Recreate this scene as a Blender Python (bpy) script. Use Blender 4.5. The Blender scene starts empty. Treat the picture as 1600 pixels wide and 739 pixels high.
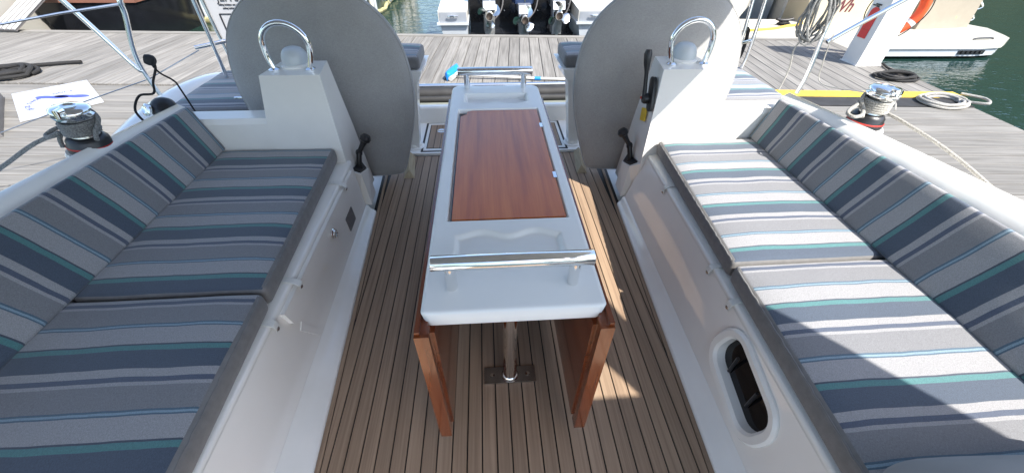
import bpy, bmesh, math, random
from mathutils import Vector, Matrix, noise
from math import radians as R, sin, cos, pi
random.seed(7)
S = bpy.context.scene
COL = S.collection

# ------------------------------------------------------------------ camera
YAW, PITCH, ROLL = R(4.082), R(41.403), R(0.516)
cam_d = bpy.data.cameras.new('camera')
cam = bpy.data.objects.new('camera', cam_d); COL.objects.link(cam)
cam_d.sensor_fit = 'HORIZONTAL'; cam_d.sensor_width = 36.0
cam_d.lens = 591.4 / 1600 * 36.0
cam_d.clip_start = 0.02; cam_d.clip_end = 2000
fw = Vector((sin(YAW)*cos(PITCH), cos(YAW)*cos(PITCH), -sin(PITCH)))
rt = Vector((cos(YAW), -sin(YAW), 0)); up = rt.cross(fw)
r2 = cos(ROLL)*rt + sin(ROLL)*up; u2 = -sin(ROLL)*rt + cos(ROLL)*up
m3 = Matrix((r2, u2, -fw)).transposed()
cam.matrix_world = Matrix.Translation((-0.051, 0, 1.46)) @ m3.to_4x4()
S.camera = cam

# ------------------------------------------------------------------ sky and sun
SUNV = Vector((-0.595, 0.62, -1.0)).normalized()          # the way the light travels
el = math.asin(-SUNV.z); az = math.atan2(-SUNV.x, -SUNV.y)
W = bpy.data.worlds.new('World'); S.world = W; W.use_nodes = True
nt = W.node_tree; bg = nt.nodes['Background']
sky = nt.nodes.new('ShaderNodeTexSky'); sky.sky_type = 'NISHITA'; sky.sun_disc = False
sky.sun_elevation = el; sky.sun_rotation = az; sky.air_density = 1.0; sky.dust_density = 1.2; sky.ozone_density = 0.5
nt.links.new(sky.outputs[0], bg.inputs[0]); bg.inputs[1].default_value = 0.132
sun_d = bpy.data.lights.new('sun', 'SUN'); sun_d.energy = 3.9; sun_d.angle = R(0.53); sun_d.color = (1, .955, .88)
sun = bpy.data.objects.new('sun', sun_d); COL.objects.link(sun)
sun.rotation_euler = SUNV.to_track_quat('-Z', 'Y').to_euler()
vs = S.view_settings
vs.view_transform = 'Standard'; vs.look = 'None'; vs.gamma = 1.0; vs.use_curve_mapping = False
vs.exposure = 1.5

# ------------------------------------------------------------------ materials
MATS = {}
def base_mat(name):
    m = bpy.data.materials.new(name); m.use_nodes = True
    n = m.node_tree.nodes; b = n['Principled BSDF']
    MATS[name] = m
    return m, n, m.node_tree.links, b
def setp(b, col=None, rough=.5, metal=0, coat=0, spec=None, sheen=0):
    if col is not None: b.inputs['Base Color'].default_value = (*col, 1)
    b.inputs['Roughness'].default_value = rough; b.inputs['Metallic'].default_value = metal
    b.inputs['Coat Weight'].default_value = coat; b.inputs['Coat Roughness'].default_value = .08
    if spec is not None: b.inputs['Specular IOR Level'].default_value = spec
    b.inputs['Sheen Weight'].default_value = sheen
def ramp(n, stops, interp='LINEAR'):
    r = n.new('ShaderNodeValToRGB'); cr = r.color_ramp; cr.interpolation = interp
    while len(cr.elements) > 1: cr.elements.remove(cr.elements[-1])
    cr.elements[0].position = stops[0][0]; cr.elements[0].color = (*stops[0][1], 1)
    for p, c in stops[1:]:
        e = cr.elements.new(p); e.color = (*c, 1)
    return r
def coords(n, l, scale, kind='Object'):
    t = n.new('ShaderNodeTexCoord'); mp = n.new('ShaderNodeMapping'); mp.inputs['Scale'].default_value = scale
    l.new(t.outputs[kind], mp.inputs['Vector']); return mp.outputs['Vector']
def noise_n(n, l, vec, scale, detail=4, rough=.55):
    t = n.new('ShaderNodeTexNoise'); t.inputs['Scale'].default_value = scale; t.inputs['Detail'].default_value = detail
    t.inputs['Roughness'].default_value = rough
    l.new(vec, t.inputs['Vector']); return t
def bump(n, l, h, b, strength=.2, dist=.002):
    bp = n.new('ShaderNodeBump'); bp.inputs['Strength'].default_value = strength; bp.inputs['Distance'].default_value = dist
    l.new(h, bp.inputs['Height']); l.new(bp.outputs[0], b.inputs['Normal'])
def mixc(n, l, fac, a, c, mode='MULTIPLY'):
    x = n.new('ShaderNodeMix'); x.data_type = 'RGBA'; x.blend_type = mode
    if isinstance(fac, float): x.inputs[0].default_value = fac
    else: l.new(fac, x.inputs[0])
    for i, v in ((6, a), (7, c)):
        if isinstance(v, tuple): x.inputs[i].default_value = (*v, 1)
        else: l.new(v, x.inputs[i])
    return x.outputs[2]
def plain(name, col, rough=.5, metal=0, coat=0, var=.08, vs_=6, bmp=0, bscale=200, spec=None, sheen=0):
    m, n, l, b = base_mat(name); setp(b, col, rough, metal, coat, spec, sheen)
    v = coords(n, l, (1, 1, 1))
    t = noise_n(n, l, v, vs_)
    r = ramp(n, [(.3, tuple(c*(1-var) for c in col)), (.7, tuple(min(1, c*(1+var)) for c in col))])
    l.new(t.outputs[0], r.inputs[0]); l.new(r.outputs[0], b.inputs['Base Color'])
    if bmp:
        t2 = noise_n(n, l, v, bscale); bump(n, l, t2.outputs[0], b, bmp, .001)
    return m
def rough_var(name, lo, hi, scale=9):
    m = MATS[name]; n = m.node_tree.nodes; l = m.node_tree.links; b = n['Principled BSDF']
    v = coords(n, l, (1, 1, 1)); t = noise_n(n, l, v, scale, 5)
    mr = n.new('ShaderNodeMapRange'); mr.inputs[3].default_value = lo; mr.inputs[4].default_value = hi
    l.new(t.outputs[0], mr.inputs[0]); l.new(mr.outputs[0], b.inputs['Roughness'])

plain('gelcoat', (.81, .795, .75), .14, var=.035, vs_=5); rough_var('gelcoat', .07, .2)
plain('gelcoat_cream', (.84, .815, .77), .12, var=.03, vs_=3); rough_var('gelcoat_cream', .03, .09); MATS['gelcoat_cream'].node_tree.nodes['Principled BSDF'].inputs['Specular IOR Level'].default_value = .8
plain('gelcoat_matt', (.70, .70, .66), .45, var=.06, vs_=60, bmp=.4, bscale=500)
plain('platform_grey', (.20, .215, .19), .5, var=.1, vs_=9)
plain('dome_grey', (.52, .56, .58), .3, var=.04)
plain('table_white', (.80, .805, .79), .3, var=.03, vs_=4)
plain('chrome', (.86, .86, .85), .05, 1, var=.03, vs_=20); rough_var('chrome', .03, .12, 30)
plain('brushed', (.6, .6, .59), .25, 1, var=.08, vs_=30)
plain('black_plastic', (.018, .018, .02), .35, var=.2, vs_=20)
plain('black_rubber', (.02, .02, .021), .7, var=.3, vs_=8, bmp=.3)
plain('red_ring', (.45, .03, .02), .4)
plain('red_sign', (.55, .025, .03), .35)
plain('orange', (.70, .085, .02), .45, var=.08, vs_=8)
plain('reflective', (.6, .58, .55), .4)
plain('yellow', (.75, .50, .04), .55, var=.15, vs_=14, bmp=.2)
plain('blue_plastic', (.01, .2, .6), .4)
plain('white_plastic', (.50, .50, .49), .35, var=.05)
plain('paint_white', (.62, .615, .60), .35, var=.04, vs_=3)
plain('boat_white', (.52, .50, .455), .18, var=.04, vs_=2)
plain('boat_cream', (.46, .40, .29), .2, var=.05, vs_=2)
plain('wing_shaded', (.30, .265, .21), .3, var=.05)  # cruiser cream darkened, so the wing's shading sits in the colour
plain('boat_grey', (.42, .45, .48), .25, var=.05)
plain('panel_grey', (.27, .29, .32), .3, var=.05)
plain('navy_hull', (.02, .035, .08), .15, var=.2)
plain('black_hull', (.012, .013, .016), .15, var=.2)
plain('slate_hull', (.16, .19, .22), .25, var=.1)
plain('green_hull', (.05, .075, .055), .35, var=.35, vs_=3)
plain('brown_hull', (.22, .10, .07), .4, var=.2, vs_=2)
plain('concrete', (.46, .43, .37), .85, var=.15, vs_=4, bmp=.5, bscale=60)
plain('added_hill', (.045, .06, .03), .95, var=.5, vs_=.15)
plain('grey_cloth', (.155, .152, .15), .9, var=.12, vs_=40, bmp=.5, bscale=700, sheen=.2)
plain('canvas', (.27, .275, .28), .9, var=.06, vs_=4, bmp=.3, bscale=500)
plain('lettering_dark', (.09, .015, .02), .5)
plain('lettering_black', (.02, .02, .025), .5)
plain('lettering_blue', (.05, .07, .35), .6)
plain('board_white', (.36, .365, .38), .35, var=.03)
plain('caulk', (.014, .013, .012), .6, var=.3, vs_=50)
plain('moss', (.33, .31, .16), .9, var=.5, vs_=6, bmp=.6, bscale=30)
plain('soot', (.09, .065, .05), .8)
plain('silver_alloy', (.55, .56, .56), .3, .75, var=.25, vs_=10)
plain('prop_steel', (.70, .70, .68), .18, 1, var=.12, vs_=12)
plain('dark_pane', (.006, .006, .007), .08, var=.2)
plain('plate_grey', (.18, .17, .17), .4, .3, var=.15, vs_=60)

def rope_mat(name, col, dark):
    m, n, l, b = base_mat(name); setp(b, col, .85, sheen=0 if col[0] < .1 else .15)
    v = coords(n, l, (1, 1, 1)); t = noise_n(n, l, v, 260, 3)
    r = ramp(n, [(.35, dark), (.62, col)]); l.new(t.outputs[0], r.inputs[0]); l.new(r.outputs[0], b.inputs['Base Color'])
    bump(n, l, t.outputs[0], b, .8, .003)
rope_mat('rope_white', (.42, .40, .36), (.18, .17, .15))
rope_mat('rope_grey', (.27, .27, .255), (.10, .10, .10))
rope_mat('rope_black', (.02, .019, .019), (.006, .006, .006))
rope_mat('rope_yellow', (.65, .45, .06), (.4, .25, .03))

def teak(name, c1, c2, c3, along, rough=.62, coat=0, scale=1, rnd=.22, bmp=.25, cross=60, seams=False):
    """wood with grain running along one axis ('x','y','z'), each board its own shade"""
    m, n, l, b = base_mat(name); setp(b, c2, rough, 0, coat)
    sc = {'x': (1.6, cross, cross), 'y': (cross, 1.6, cross), 'z': (cross, cross, 1.6)}[along]
    oi = n.new('ShaderNodeObjectInfo')
    t = n.new('ShaderNodeTexCoord'); ad = n.new('ShaderNodeVectorMath'); ad.operation = 'ADD'
    mu = n.new('ShaderNodeMath'); mu.operation = 'MULTIPLY'; mu.inputs[1].default_value = 37.0
    l.new(oi.outputs['Random'], mu.inputs[0]); l.new(t.outputs['Object'], ad.inputs[0]); l.new(mu.outputs[0], ad.inputs[1])
    mp = n.new('ShaderNodeMapping'); mp.inputs['Scale'].default_value = tuple(s*scale for s in sc)
    l.new(ad.outputs[0], mp.inputs['Vector'])
    t1 = noise_n(n, l, mp.outputs['Vector'], 1.0, 6, .6)
    r = ramp(n, [(.28, c1), (.5, c2), (.74, c3)]); l.new(t1.outputs[0], r.inputs[0])
    mr = n.new('ShaderNodeMapRange'); mr.inputs[3].default_value = 1-rnd; mr.inputs[4].default_value = 1+rnd
    l.new(oi.outputs['Random'], mr.inputs[0])
    big = noise_n(n, l, ad.outputs[0], 2.3, 3)
    mr2 = n.new('ShaderNodeMapRange'); mr2.inputs[3].default_value = .82; mr2.inputs[4].default_value = 1.18
    l.new(big.outputs[0], mr2.inputs[0])
    m2 = n.new('ShaderNodeMath'); m2.operation = 'MULTIPLY'; l.new(mr.outputs[0], m2.inputs[0]); l.new(mr2.outputs[0], m2.inputs[1])
    cc = n.new('ShaderNodeCombineColor')
    for i in range(3): l.new(m2.outputs[0], cc.inputs[i])
    l.new(mixc(n, l, 1.0, r.outputs[0], cc.outputs[0]), b.inputs['Base Color'])
    bump(n, l, t1.outputs[0], b, bmp, .0015)
    return m
teak('teak_sole', (.215, .145, .095), (.285, .197, .130), (.355, .252, .170), 'y', rnd=.09, cross=90)
teak('teak_pale', (.30, .23, .13), (.36, .28, .17), (.42, .34, .21), 'y', rnd=.1)
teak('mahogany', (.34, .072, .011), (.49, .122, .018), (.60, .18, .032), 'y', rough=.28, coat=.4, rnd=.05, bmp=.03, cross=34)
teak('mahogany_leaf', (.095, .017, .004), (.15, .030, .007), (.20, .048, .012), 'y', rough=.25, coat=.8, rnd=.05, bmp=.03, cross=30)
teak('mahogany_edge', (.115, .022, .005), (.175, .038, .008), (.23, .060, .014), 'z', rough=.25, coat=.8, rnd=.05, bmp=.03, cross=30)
teak('dock_v', (.100, .094, .085), (.165, .156, .143), (.228, .218, .202), 'y', rough=.85, rnd=.16, bmp=.5, cross=45)
teak('dock_u', (.098, .093, .083), (.160, .152, .139), (.22, .211, .195), 'x', rough=.85, rnd=.16, bmp=.5, cross=45)

# striped seat cloth: the stripe runs on the attribute 'stripe' (metres along the cushion)
PER = .275
def striped(name, shade):
    m, n, l, b = base_mat(name); setp(b, (.2, .2, .2), .85, sheen=.25)
    at = n.new('ShaderNodeAttribute'); at.attribute_name = 'stripe'
    v = coords(n, l, (1, 1, 1)); wv = noise_n(n, l, v, 5, 2)
    w1 = n.new('ShaderNodeMath'); w1.operation = 'MULTIPLY_ADD'; w1.inputs[1].default_value = .012
    l.new(wv.outputs[0], w1.inputs[0]); l.new(at.outputs['Fac'], w1.inputs[2])
    dv = n.new('ShaderNodeMath'); dv.operation = 'DIVIDE'; dv.inputs[1].default_value = PER; l.new(w1.outputs[0], dv.inputs[0])
    fr = n.new('ShaderNodeMath'); fr.operation = 'FRACT'; l.new(dv.outputs[0], fr.inputs[0])
    teal = (.048, .170, .175); navy = (.036, .057, .092); nt_ = (.03, .042, .07); light = (.275, .274, .282)
    blue = (.045, .095, .145); lb = (.18, .27, .33); grey = (.165, .168, .180); ln = (.050, .068, .112)
    st = [(0, teal), (.062, nt_), (.082, light), (.300, blue), (.316, lb), (.338, blue), (.358, grey), (.60, light),
          (.638, ln), (.694, light), (.782, navy)]
    st = [(p, tuple(c*shade for c in col)) for p, col in st]
    r = ramp(n, st, 'CONSTANT'); l.new(fr.outputs[0], r.inputs[0])
    we = coords(n, l, (900, 260, 900)); t = noise_n(n, l, we, 1, 2)
    r2_ = ramp(n, [(.3, (.72, .72, .72)), (.72, (1.25, 1.25, 1.25))]); l.new(t.outputs[0], r2_.inputs[0])
    hz = mixc(n, l, .07, r.outputs[0], (.30, .29, .28), 'MIX')
    l.new(mixc(n, l, 1.0, hz, r2_.outputs[0]), b.inputs['Base Color'])
    bump(n, l, t.outputs[0], b, .35, .001)
striped('striped_cloth', 1.0)

def cover_mat():
    m, n, l, b = base_mat('cover_cloth'); setp(b, (.22, .225, .235), .9, sheen=.3)
    v = coords(n, l, (60, 900, 900)); t = noise_n(n, l, v, 1, 3)
    v2 = coords(n, l, (900, 900, 50)); t2 = noise_n(n, l, v2, 1, 3)
    mx = n.new('ShaderNodeMath'); mx.operation = 'ADD'; l.new(t.outputs[0], mx.inputs[0]); l.new(t2.outputs[0], mx.inputs[1])
    hf = n.new('ShaderNodeMath'); hf.operation = 'MULTIPLY'; hf.inputs[1].default_value = .5; l.new(mx.outputs[0], hf.inputs[0])
    r = ramp(n, [(.34, (.26, .255, .248)), (.5, (.332, .326, .317)), (.66, (.405, .398, .387))]); l.new(hf.outputs[0], r.inputs[0])
    v3 = coords(n, l, (1, 1, 1)); t3 = noise_n(n, l, v3, 7, 5, .65)
    r3 = ramp(n, [(.3, (.94, .94, .94)), (.7, (1.06, 1.06, 1.06))]); l.new(t3.outputs[0], r3.inputs[0])
    l.new(mixc(n, l, 1.0, r.outputs[0], r3.outputs[0]), b.inputs['Base Color']); bump(n, l, hf.outputs[0], b, .3, .001)
cover_mat()

def water_mat():
    m, n, l, b = base_mat('water'); setp(b, (.008, .026, .022), .04, spec=.6)
    b.inputs['IOR'].default_value = 1.33
    v = coords(n, l, (1.0, 2.2, 1)); t = noise_n(n, l, v, 1.6, 3, .5)
    v2 = coords(n, l, (3, 6, 1)); t2 = noise_n(n, l, v2, 2.2, 2, .5)
    ad = n.new('ShaderNodeMath'); ad.operation = 'MULTIPLY_ADD'; ad.inputs[1].default_value = .35
    l.new(t2.outputs[0], ad.inputs[0]); l.new(t.outputs[0], ad.inputs[2])
    bump(n, l, ad.outputs[0], b, .30, .07)
water_mat()
def fabric_translucent():
    m, n, l, b = base_mat('awning_cloth'); setp(b, (.5, .5, .5), .9)
    b.inputs['Base Color'].default_value = (.55, .56, .58, 1)
    tr = n.new('ShaderNodeBsdfTranslucent'); tr.inputs[0].default_value = (.55, .56, .60, 1)
    mx = n.new('ShaderNodeMixShader'); mx.inputs[0].default_value = .12
    out = n['Material Output']
    l.new(b.outputs[0], mx.inputs[1]); l.new(tr.outputs[0], mx.inputs[2]); l.new(mx.outputs[0], out.inputs[0])
fabric_translucent()

# ------------------------------------------------------------------ mesh helpers (authored in world metres)
ORIG = {}
def tag(o, label=None, cat=None, group=None, kind=None):
    if label: o['label'] = label
    if cat: o['category'] = cat
    if group: o['group'] = group
    if kind: o['kind'] = kind
    return o
def thing(name, loc, label, cat, group=None):
    o = bpy.data.objects.new(name, None); COL.objects.link(o); o.location = loc; o.empty_display_size = .05
    ORIG[o.name] = Vector(loc)
    return tag(o, label, cat, group)
def obj(name, bm, mats, parent=None, smooth=35, at=None, bev=0, seg=2, bev_angle=30):
    if bev:
        es = [e for e in bm.edges if len(e.link_faces) == 2 and e.calc_face_angle(0) > R(bev_angle)]
        bmesh.ops.bevel(bm, geom=es, offset=bev, segments=seg, profile=.5, affect='EDGES', clamp_overlap=True)
    bmesh.ops.recalc_face_normals(bm, faces=bm.faces)
    if parent is not None: o0 = ORIG[parent.name]
    elif at is not None: o0 = Vector(at)
    else:
        xs = [v.co.x for v in bm.verts]; ys = [v.co.y for v in bm.verts]; zs = [v.co.z for v in bm.verts]
        o0 = Vector(((min(xs)+max(xs))/2, (min(ys)+max(ys))/2, min(zs)))
    bmesh.ops.translate(bm, verts=bm.verts, vec=-o0)
    me = bpy.data.meshes.new(name); bm.to_mesh(me); bm.free()
    if isinstance(mats, str): mats = [mats]
    for k in mats: me.materials.append(MATS[k])
    if smooth:
        me.shade_smooth(); me.set_sharp_from_angle(angle=R(smooth))
    o = bpy.data.objects.new(name, me); COL.objects.link(o)
    if parent is not None:
        o.parent = parent; ORIG[o.name] = o0
    else:
        o.location = o0; ORIG[o.name] = o0
    return o
def NB(): return bmesh.new()
def box(bm, x0, x1, y0, y1, z0, z1, mat=0):
    vs_ = [bm.verts.new((x, y, z)) for z in (z0, z1) for y in (y0, y1) for x in (x0, x1)]
    for q in ((0,2,3,1), (4,5,7,6), (0,1,5,4), (2,6,7,3), (0,4,6,2), (1,3,7,5)):
        bm.faces.new([vs_[i] for i in q]).material_index = mat
    return bm
def hexa(bm, P):
    """eight corners: four below (ring), four above (ring)"""
    v = [bm.verts.new(p) for p in P]
    bm.faces.new([v[3], v[2], v[1], v[0]]); bm.faces.new(v[4:])
    for i in range(4):
        j = (i+1) % 4; bm.faces.new((v[i], v[j], v[j+4], v[i+4]))
    return bm
def prism(bm, pts, d):
    """closed polygon of 3-d points extruded by vector d"""
    a = [bm.verts.new(p) for p in pts]; b = [bm.verts.new(Vector(p)+Vector(d)) for p in pts]
    bm.faces.new(a); bm.faces.new(b[::-1])
    for i in range(len(pts)):
        j = (i+1) % len(pts); bm.faces.new((a[i], a[j], b[j], b[i]))
    return bm
def tube(bm, pts, r, n=10, closed=False, caps=True):
    pts = [Vector(p) for p in pts]; N = len(pts)
    rad = r if isinstance(r, (list, tuple)) else [r]*N
    T = []
    for i in range(N):
        a = pts[(i-1) % N] if (closed or i > 0) else pts[i]; b = pts[(i+1) % N] if (closed or i < N-1) else pts[i]
        t = (b-a); T.append(t.normalized() if t.length > 1e-9 else Vector((0, 0, 1)))
    u = T[0].orthogonal().normalized(); rings = []
    for i in range(N):
        u = (u - T[i]*u.dot(T[i])); u = u.normalized() if u.length > 1e-6 else T[i].orthogonal().normalized()
        w = T[i].cross(u)
        rings.append([bm.verts.new(pts[i] + (u*cos(2*pi*k/n) + w*sin(2*pi*k/n))*rad[i]) for k in range(n)])
    for i in range(N if closed else N-1):
        A, B = rings[i], rings[(i+1) % N]
        for k in range(n): bm.faces.new((A[k], A[(k+1) % n], B[(k+1) % n], B[k]))
    if caps and not closed:
        bm.faces.new(rings[0][::-1]); bm.faces.new(rings[-1])
    return bm
def lathe(bm, prof, c, axis=(0, 0, 1), n=24, mat=0):
    ax = Vector(axis).normalized(); u = ax.orthogonal().normalized(); w = ax.cross(u); c = Vector(c); rings = []
    for r, h in prof:
        if r < 1e-5: rings.append([bm.verts.new(c+ax*h)])
        else: rings.append([bm.verts.new(c+ax*h+(u*cos(2*pi*k/n)+w*sin(2*pi*k/n))*r) for k in range(n)])
    for A, B in zip(rings, rings[1:]):
        for k in range(n):
            k2 = (k+1) % n
            if len(A) == 1 and len(B) == 1: break
            if len(A) == 1: f = bm.faces.new((A[0], B[k2], B[k]))
            elif len(B) == 1: f = bm.faces.new((A[k], A[k2], B[0]))
            else: f = bm.faces.new((A[k], A[k2], B[k2], B[k]))
            f.material_index = mat
    if len(rings[0]) > 1: bm.faces.new(rings[0][::-1]).material_index = mat
    if len(rings[-1]) > 1: bm.faces.new(rings[-1]).material_index = mat
    return bm
def loft(bm, secs, closed=False, mat=0):
    rows = [[bm.verts.new(p) for p in s] for s in secs]
    for A, B in zip(rows, rows[1:]):
        m_ = len(A)
        for k in range(m_ if closed else m_-1):
            k2 = (k+1) % m_; bm.faces.new((A[k], A[k2], B[k2], B[k])).material_index = mat
    return rows
def arc(c, u, v, r, a0, a1, n):
    c, u, v = Vector(c), Vector(u), Vector(v)
    return [c + (u*cos(a0+(a1-a0)*i/n) + v*sin(a0+(a1-a0)*i/n))*r for i in range(n+1)]
def smooth_path(pts, n=8, closed=False):
    P = [Vector(p) for p in pts]; N = len(P); out = []
    for i in range(N if closed else N-1):
        g = (lambda k: P[k % N]) if closed else (lambda k: P[max(0, min(N-1, k))])
        p0, p1, p2, p3 = g(i-1), g(i), g(i+1), g(i+2)
        for k in range(n):
            t = k/n
            out.append(.5*((2*p1)+(p2-p0)*t+(2*p0-5*p1+4*p2-p3)*t*t+(3*p1-p0-3*p2+p3)*t**3))
    if not closed: out.append(P[-1])
    return out
def rrect(cy, cz, ly, lz, r, n=6, tilt=0):
    out = []
    for sx, sy, a0 in ((1, 1, 0), (-1, 1, pi/2), (-1, -1, pi), (1, -1, 3*pi/2)):
        for i in range(n+1):
            a = a0+pi/2*i/n
            y = sx*(ly/2-r)+r*cos(a); z = sy*(lz/2-r)+r*sin(a)
            out.append((cy+y*cos(tilt)-z*sin(tilt), cz+y*sin(tilt)+z*cos(tilt)))
    return out
def rounded_grid(dims, r, res):
    """rounded box 0..dims with dense sides; returns bm in local metres"""
    bm = NB(); L = dims
    def ticks(d, n):
        k = min(r, d/2*.98)
        a = [k*(1-cos(pi/2*i/4)) for i in range(5)]
        mid = [k+(d-2*k)*i/n for i in range(1, n)]
        return a + mid + [d-x for x in a[::-1]]
    tx, ty, tz = (ticks(L[i], res[i]) for i in range(3))
    vmap = {}
    def V(i, j, k):
        key = (i, j, k)
        if key not in vmap:
            p = Vector((tx[i], ty[j], tz[k]))
            q = Vector(tuple(max(min(r, L[a]/2*.98), min(L[a]-min(r, L[a]/2*.98), p[a])) for a in range(3)))
            d = p-q
            vmap[key] = bm.verts.new(q + (d.normalized()*r if d.length > 1e-9 else d)) if d.length > 1e-9 else bm.verts.new(p)
        return vmap[key]
    nx, ny, nz = len(tx)-1, len(ty)-1, len(tz)-1
    for i in range(nx):
        for j in range(ny):
            for k, fl in ((0, 1), (nz, 0)):
                q = [V(i, j, k), V(i+1, j, k), V(i+1, j+1, k), V(i, j+1, k)]
                bm.faces.new(q[::-1] if fl else q)
    for i in range(nx):
        for k in range(nz):
            for j, fl in ((0, 0), (ny, 1)):
                q = [V(i, j, k), V(i+1, j, k), V(i+1, j, k+1), V(i, j, k+1)]
                bm.faces.new(q[::-1] if fl else q)
    for j in range(ny):
        for k in range(nz):
            for i, fl in ((0, 1), (nx, 0)):
                q = [V(i, j, k), V(i, j+1, k), V(i, j+1, k+1), V(i, j, k+1)]
                bm.faces.new(q[::-1] if fl else q)
    return bm
def text_mesh(txt, size, mat, place, name, parent, shear=0, depth=.0015):
    cu = bpy.data.curves.new('t', 'FONT'); cu.body = txt; cu.size = size; cu.extrude = depth; cu.shear = shear; cu.offset = .006 if size > .2 else 0; cu.align_x = 'LEFT'
    to = bpy.data.objects.new('t', cu); COL.objects.link(to)
    dg = bpy.context.evaluated_depsgraph_get(); me = bpy.data.meshes.new_from_object(to.evaluated_get(dg))
    bpy.data.objects.remove(to); bm = NB(); bm.from_mesh(me); bpy.data.meshes.remove(me)
    for v in bm.verts: v.co = place(v.co)
    return obj(name, bm, mat, parent, smooth=0)

# ================================================================== SETTING: water, docks
WZ, DZ = -.65, -.20
TH = R(4.4)
def D(u, v, z): return Vector((u*cos(TH)+v*sin(TH), -u*sin(TH)+v*cos(TH), z))
bm = NB(); bmesh.ops.create_grid(bm, x_segments=2, y_segments=2, size=600)
for v in bm.verts: v.co.z = WZ
tag(obj('water', bm, 'water', at=(0, 0, WZ), smooth=0), kind='structure')

bm = NB(); secs = []
for i in range(97):
    a = 2*pi*i/96; rr_ = 170+20*sin(3*a+1); h = 11+4*sin(5*a+.6)+3*sin(11*a)+2*sin(23*a+2)+62*math.exp(-((a-.45 if a < pi else a-2*pi-.45)/.62)**2)
    secs.append([(cos(a)*rr_, sin(a)*rr_, WZ-.5), (cos(a)*(rr_+6), sin(a)*(rr_+6), h*.45), (cos(a)*(rr_+25), sin(a)*(rr_+25), h), (cos(a)*(rr_+90), sin(a)*(rr_+90), h*1.15)])
loft(bm, secs); tag(obj('added_hills', bm, 'added_hill', at=(0, 0, 0)), kind='structure')  # unseen hills added to darken the water's reflection, raised on the right

def dock(name, u0, u1, v0, v1, along, pitch, skirt='concrete', vary=0):
    """pontoon body with separate planks; along 'v' = planks run away from the boat"""
    bm = NB(); hexa(bm, [D(u0+.01, v0+.01, WZ-.15), D(u1-.01, v0+.01, WZ-.15), D(u1-.01, v1-.01, WZ-.15), D(u0+.01, v1-.01, WZ-.15),
                         D(u0+.01, v0+.01, DZ-.032), D(u1-.01, v0+.01, DZ-.032), D(u1-.01, v1-.01, DZ-.032), D(u0+.01, v1-.01, DZ-.032)])
    d = tag(obj(name, bm, skirt, smooth=0), kind='structure')
    rng = random.Random(hash(name) % 1000 if False else len(name)*7)
    base = ORIG[d.name]
    span = (u1-u0) if along == 'v' else (v1-v0)
    n = int(round(span/pitch)); pitch = span/n
    L = (v1-v0) if along == 'v' else (u1-u0)
    bm = NB()
    g = .004
    if along == 'v': box(bm, g, pitch-g, 0, L, -.03, 0)
    else: box(bm, 0, L, g, pitch-g, -.03, 0)
    bmesh.ops.bevel(bm, geom=bm.edges[:], offset=.003, segments=1, affect='EDGES')
    me = bpy.data.meshes.new('plank'); bm.to_mesh(me); bm.free(); me.materials.append(MATS['dock_v' if along == 'v' else 'dock_u'])
    for i in range(n):
        o = bpy.data.objects.new('plank', me); COL.objects.link(o); o.parent = d
        p = D(u0+i*pitch, v0, DZ) if along == 'v' else D(u0, v0+i*pitch, DZ)
        p.z += rng.uniform(-.002, .001)
        o.location = p-base; o.rotation_euler = (rng.uniform(-.0006, .0006), rng.uniform(-.004, .004) if along == 'v' else 0, -TH)
    return d
main_dock = dock('walkway_dock', -10.2, 5.1, 4.56, 6.80, 'v', .155)
bm = NB(); hexa(bm, [D(-10.2, 6.802, DZ-.12), D(5.1, 6.802, DZ-.12), D(5.1, 6.92, DZ-.12), D(-10.2, 6.92, DZ-.12),
                     D(-10.2, 6.802, DZ+.012), D(5.1, 6.802, DZ+.012), D(5.1, 6.92, DZ+.012), D(-10.2, 6.92, DZ+.012)])
obj('edge_board', bm, 'dock_u', main_dock, bev=.006)
left_dock = dock('finger_dock', -8.5, -2.75, 1.2, 4.5, 'u', .15)
right_dock = dock('finger_dock', 2.75, 5.0, .6, 4.12, 'u', .15)
# hinge flap in black rubber and the yellow painted edge of the walkway
bm = NB(); hexa(bm, [D(2.4, 4.13, DZ-.05), D(5.02, 4.13, DZ-.05), D(5.02, 4.36, DZ-.05), D(2.4, 4.36, DZ-.05),
                     D(2.4, 4.13, DZ+.004), D(5.02, 4.13, DZ+.004), D(5.02, 4.36, DZ+.012), D(2.4, 4.36, DZ+.012)])
obj('hinge_flap', bm, 'black_rubber', main_dock, bev=.003)
bm = NB(); hexa(bm, [D(2.4, 4.362, DZ-.10), D(5.12, 4.362, DZ-.10), D(5.12, 4.54, DZ-.10), D(2.4, 4.54, DZ-.10),
                     D(2.4, 4.362, DZ+.016), D(5.12, 4.362, DZ+.016), D(5.12, 4.54, DZ+.016), D(2.4, 4.54, DZ+.016)])
obj('yellow_edge', bm, 'yellow', main_dock, bev=.006)
bm = NB(); hexa(bm, [D(-2.6, 4.52, DZ-.12), D(2.39, 4.52, DZ-.12), D(2.39, 4.555, DZ-.12), D(-2.6, 4.555, DZ-.12),
                     D(-2.6, 4.52, DZ+.006), D(2.39, 4.52, DZ+.006), D(2.39, 4.555, DZ+.006), D(-2.6, 4.555, DZ+.006)])
obj('yellow_edge', bm, 'yellow', main_dock, bev=.004)
for a, b in ((-2.6, -.02), (.02, 2.3)):
    bm = NB(); tube(bm, [D(a, 4.43, DZ-.09), D(b, 4.43, DZ-.09)], .075, 12)
    obj('bumper', bm, 'black_rubber', main_dock)
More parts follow.
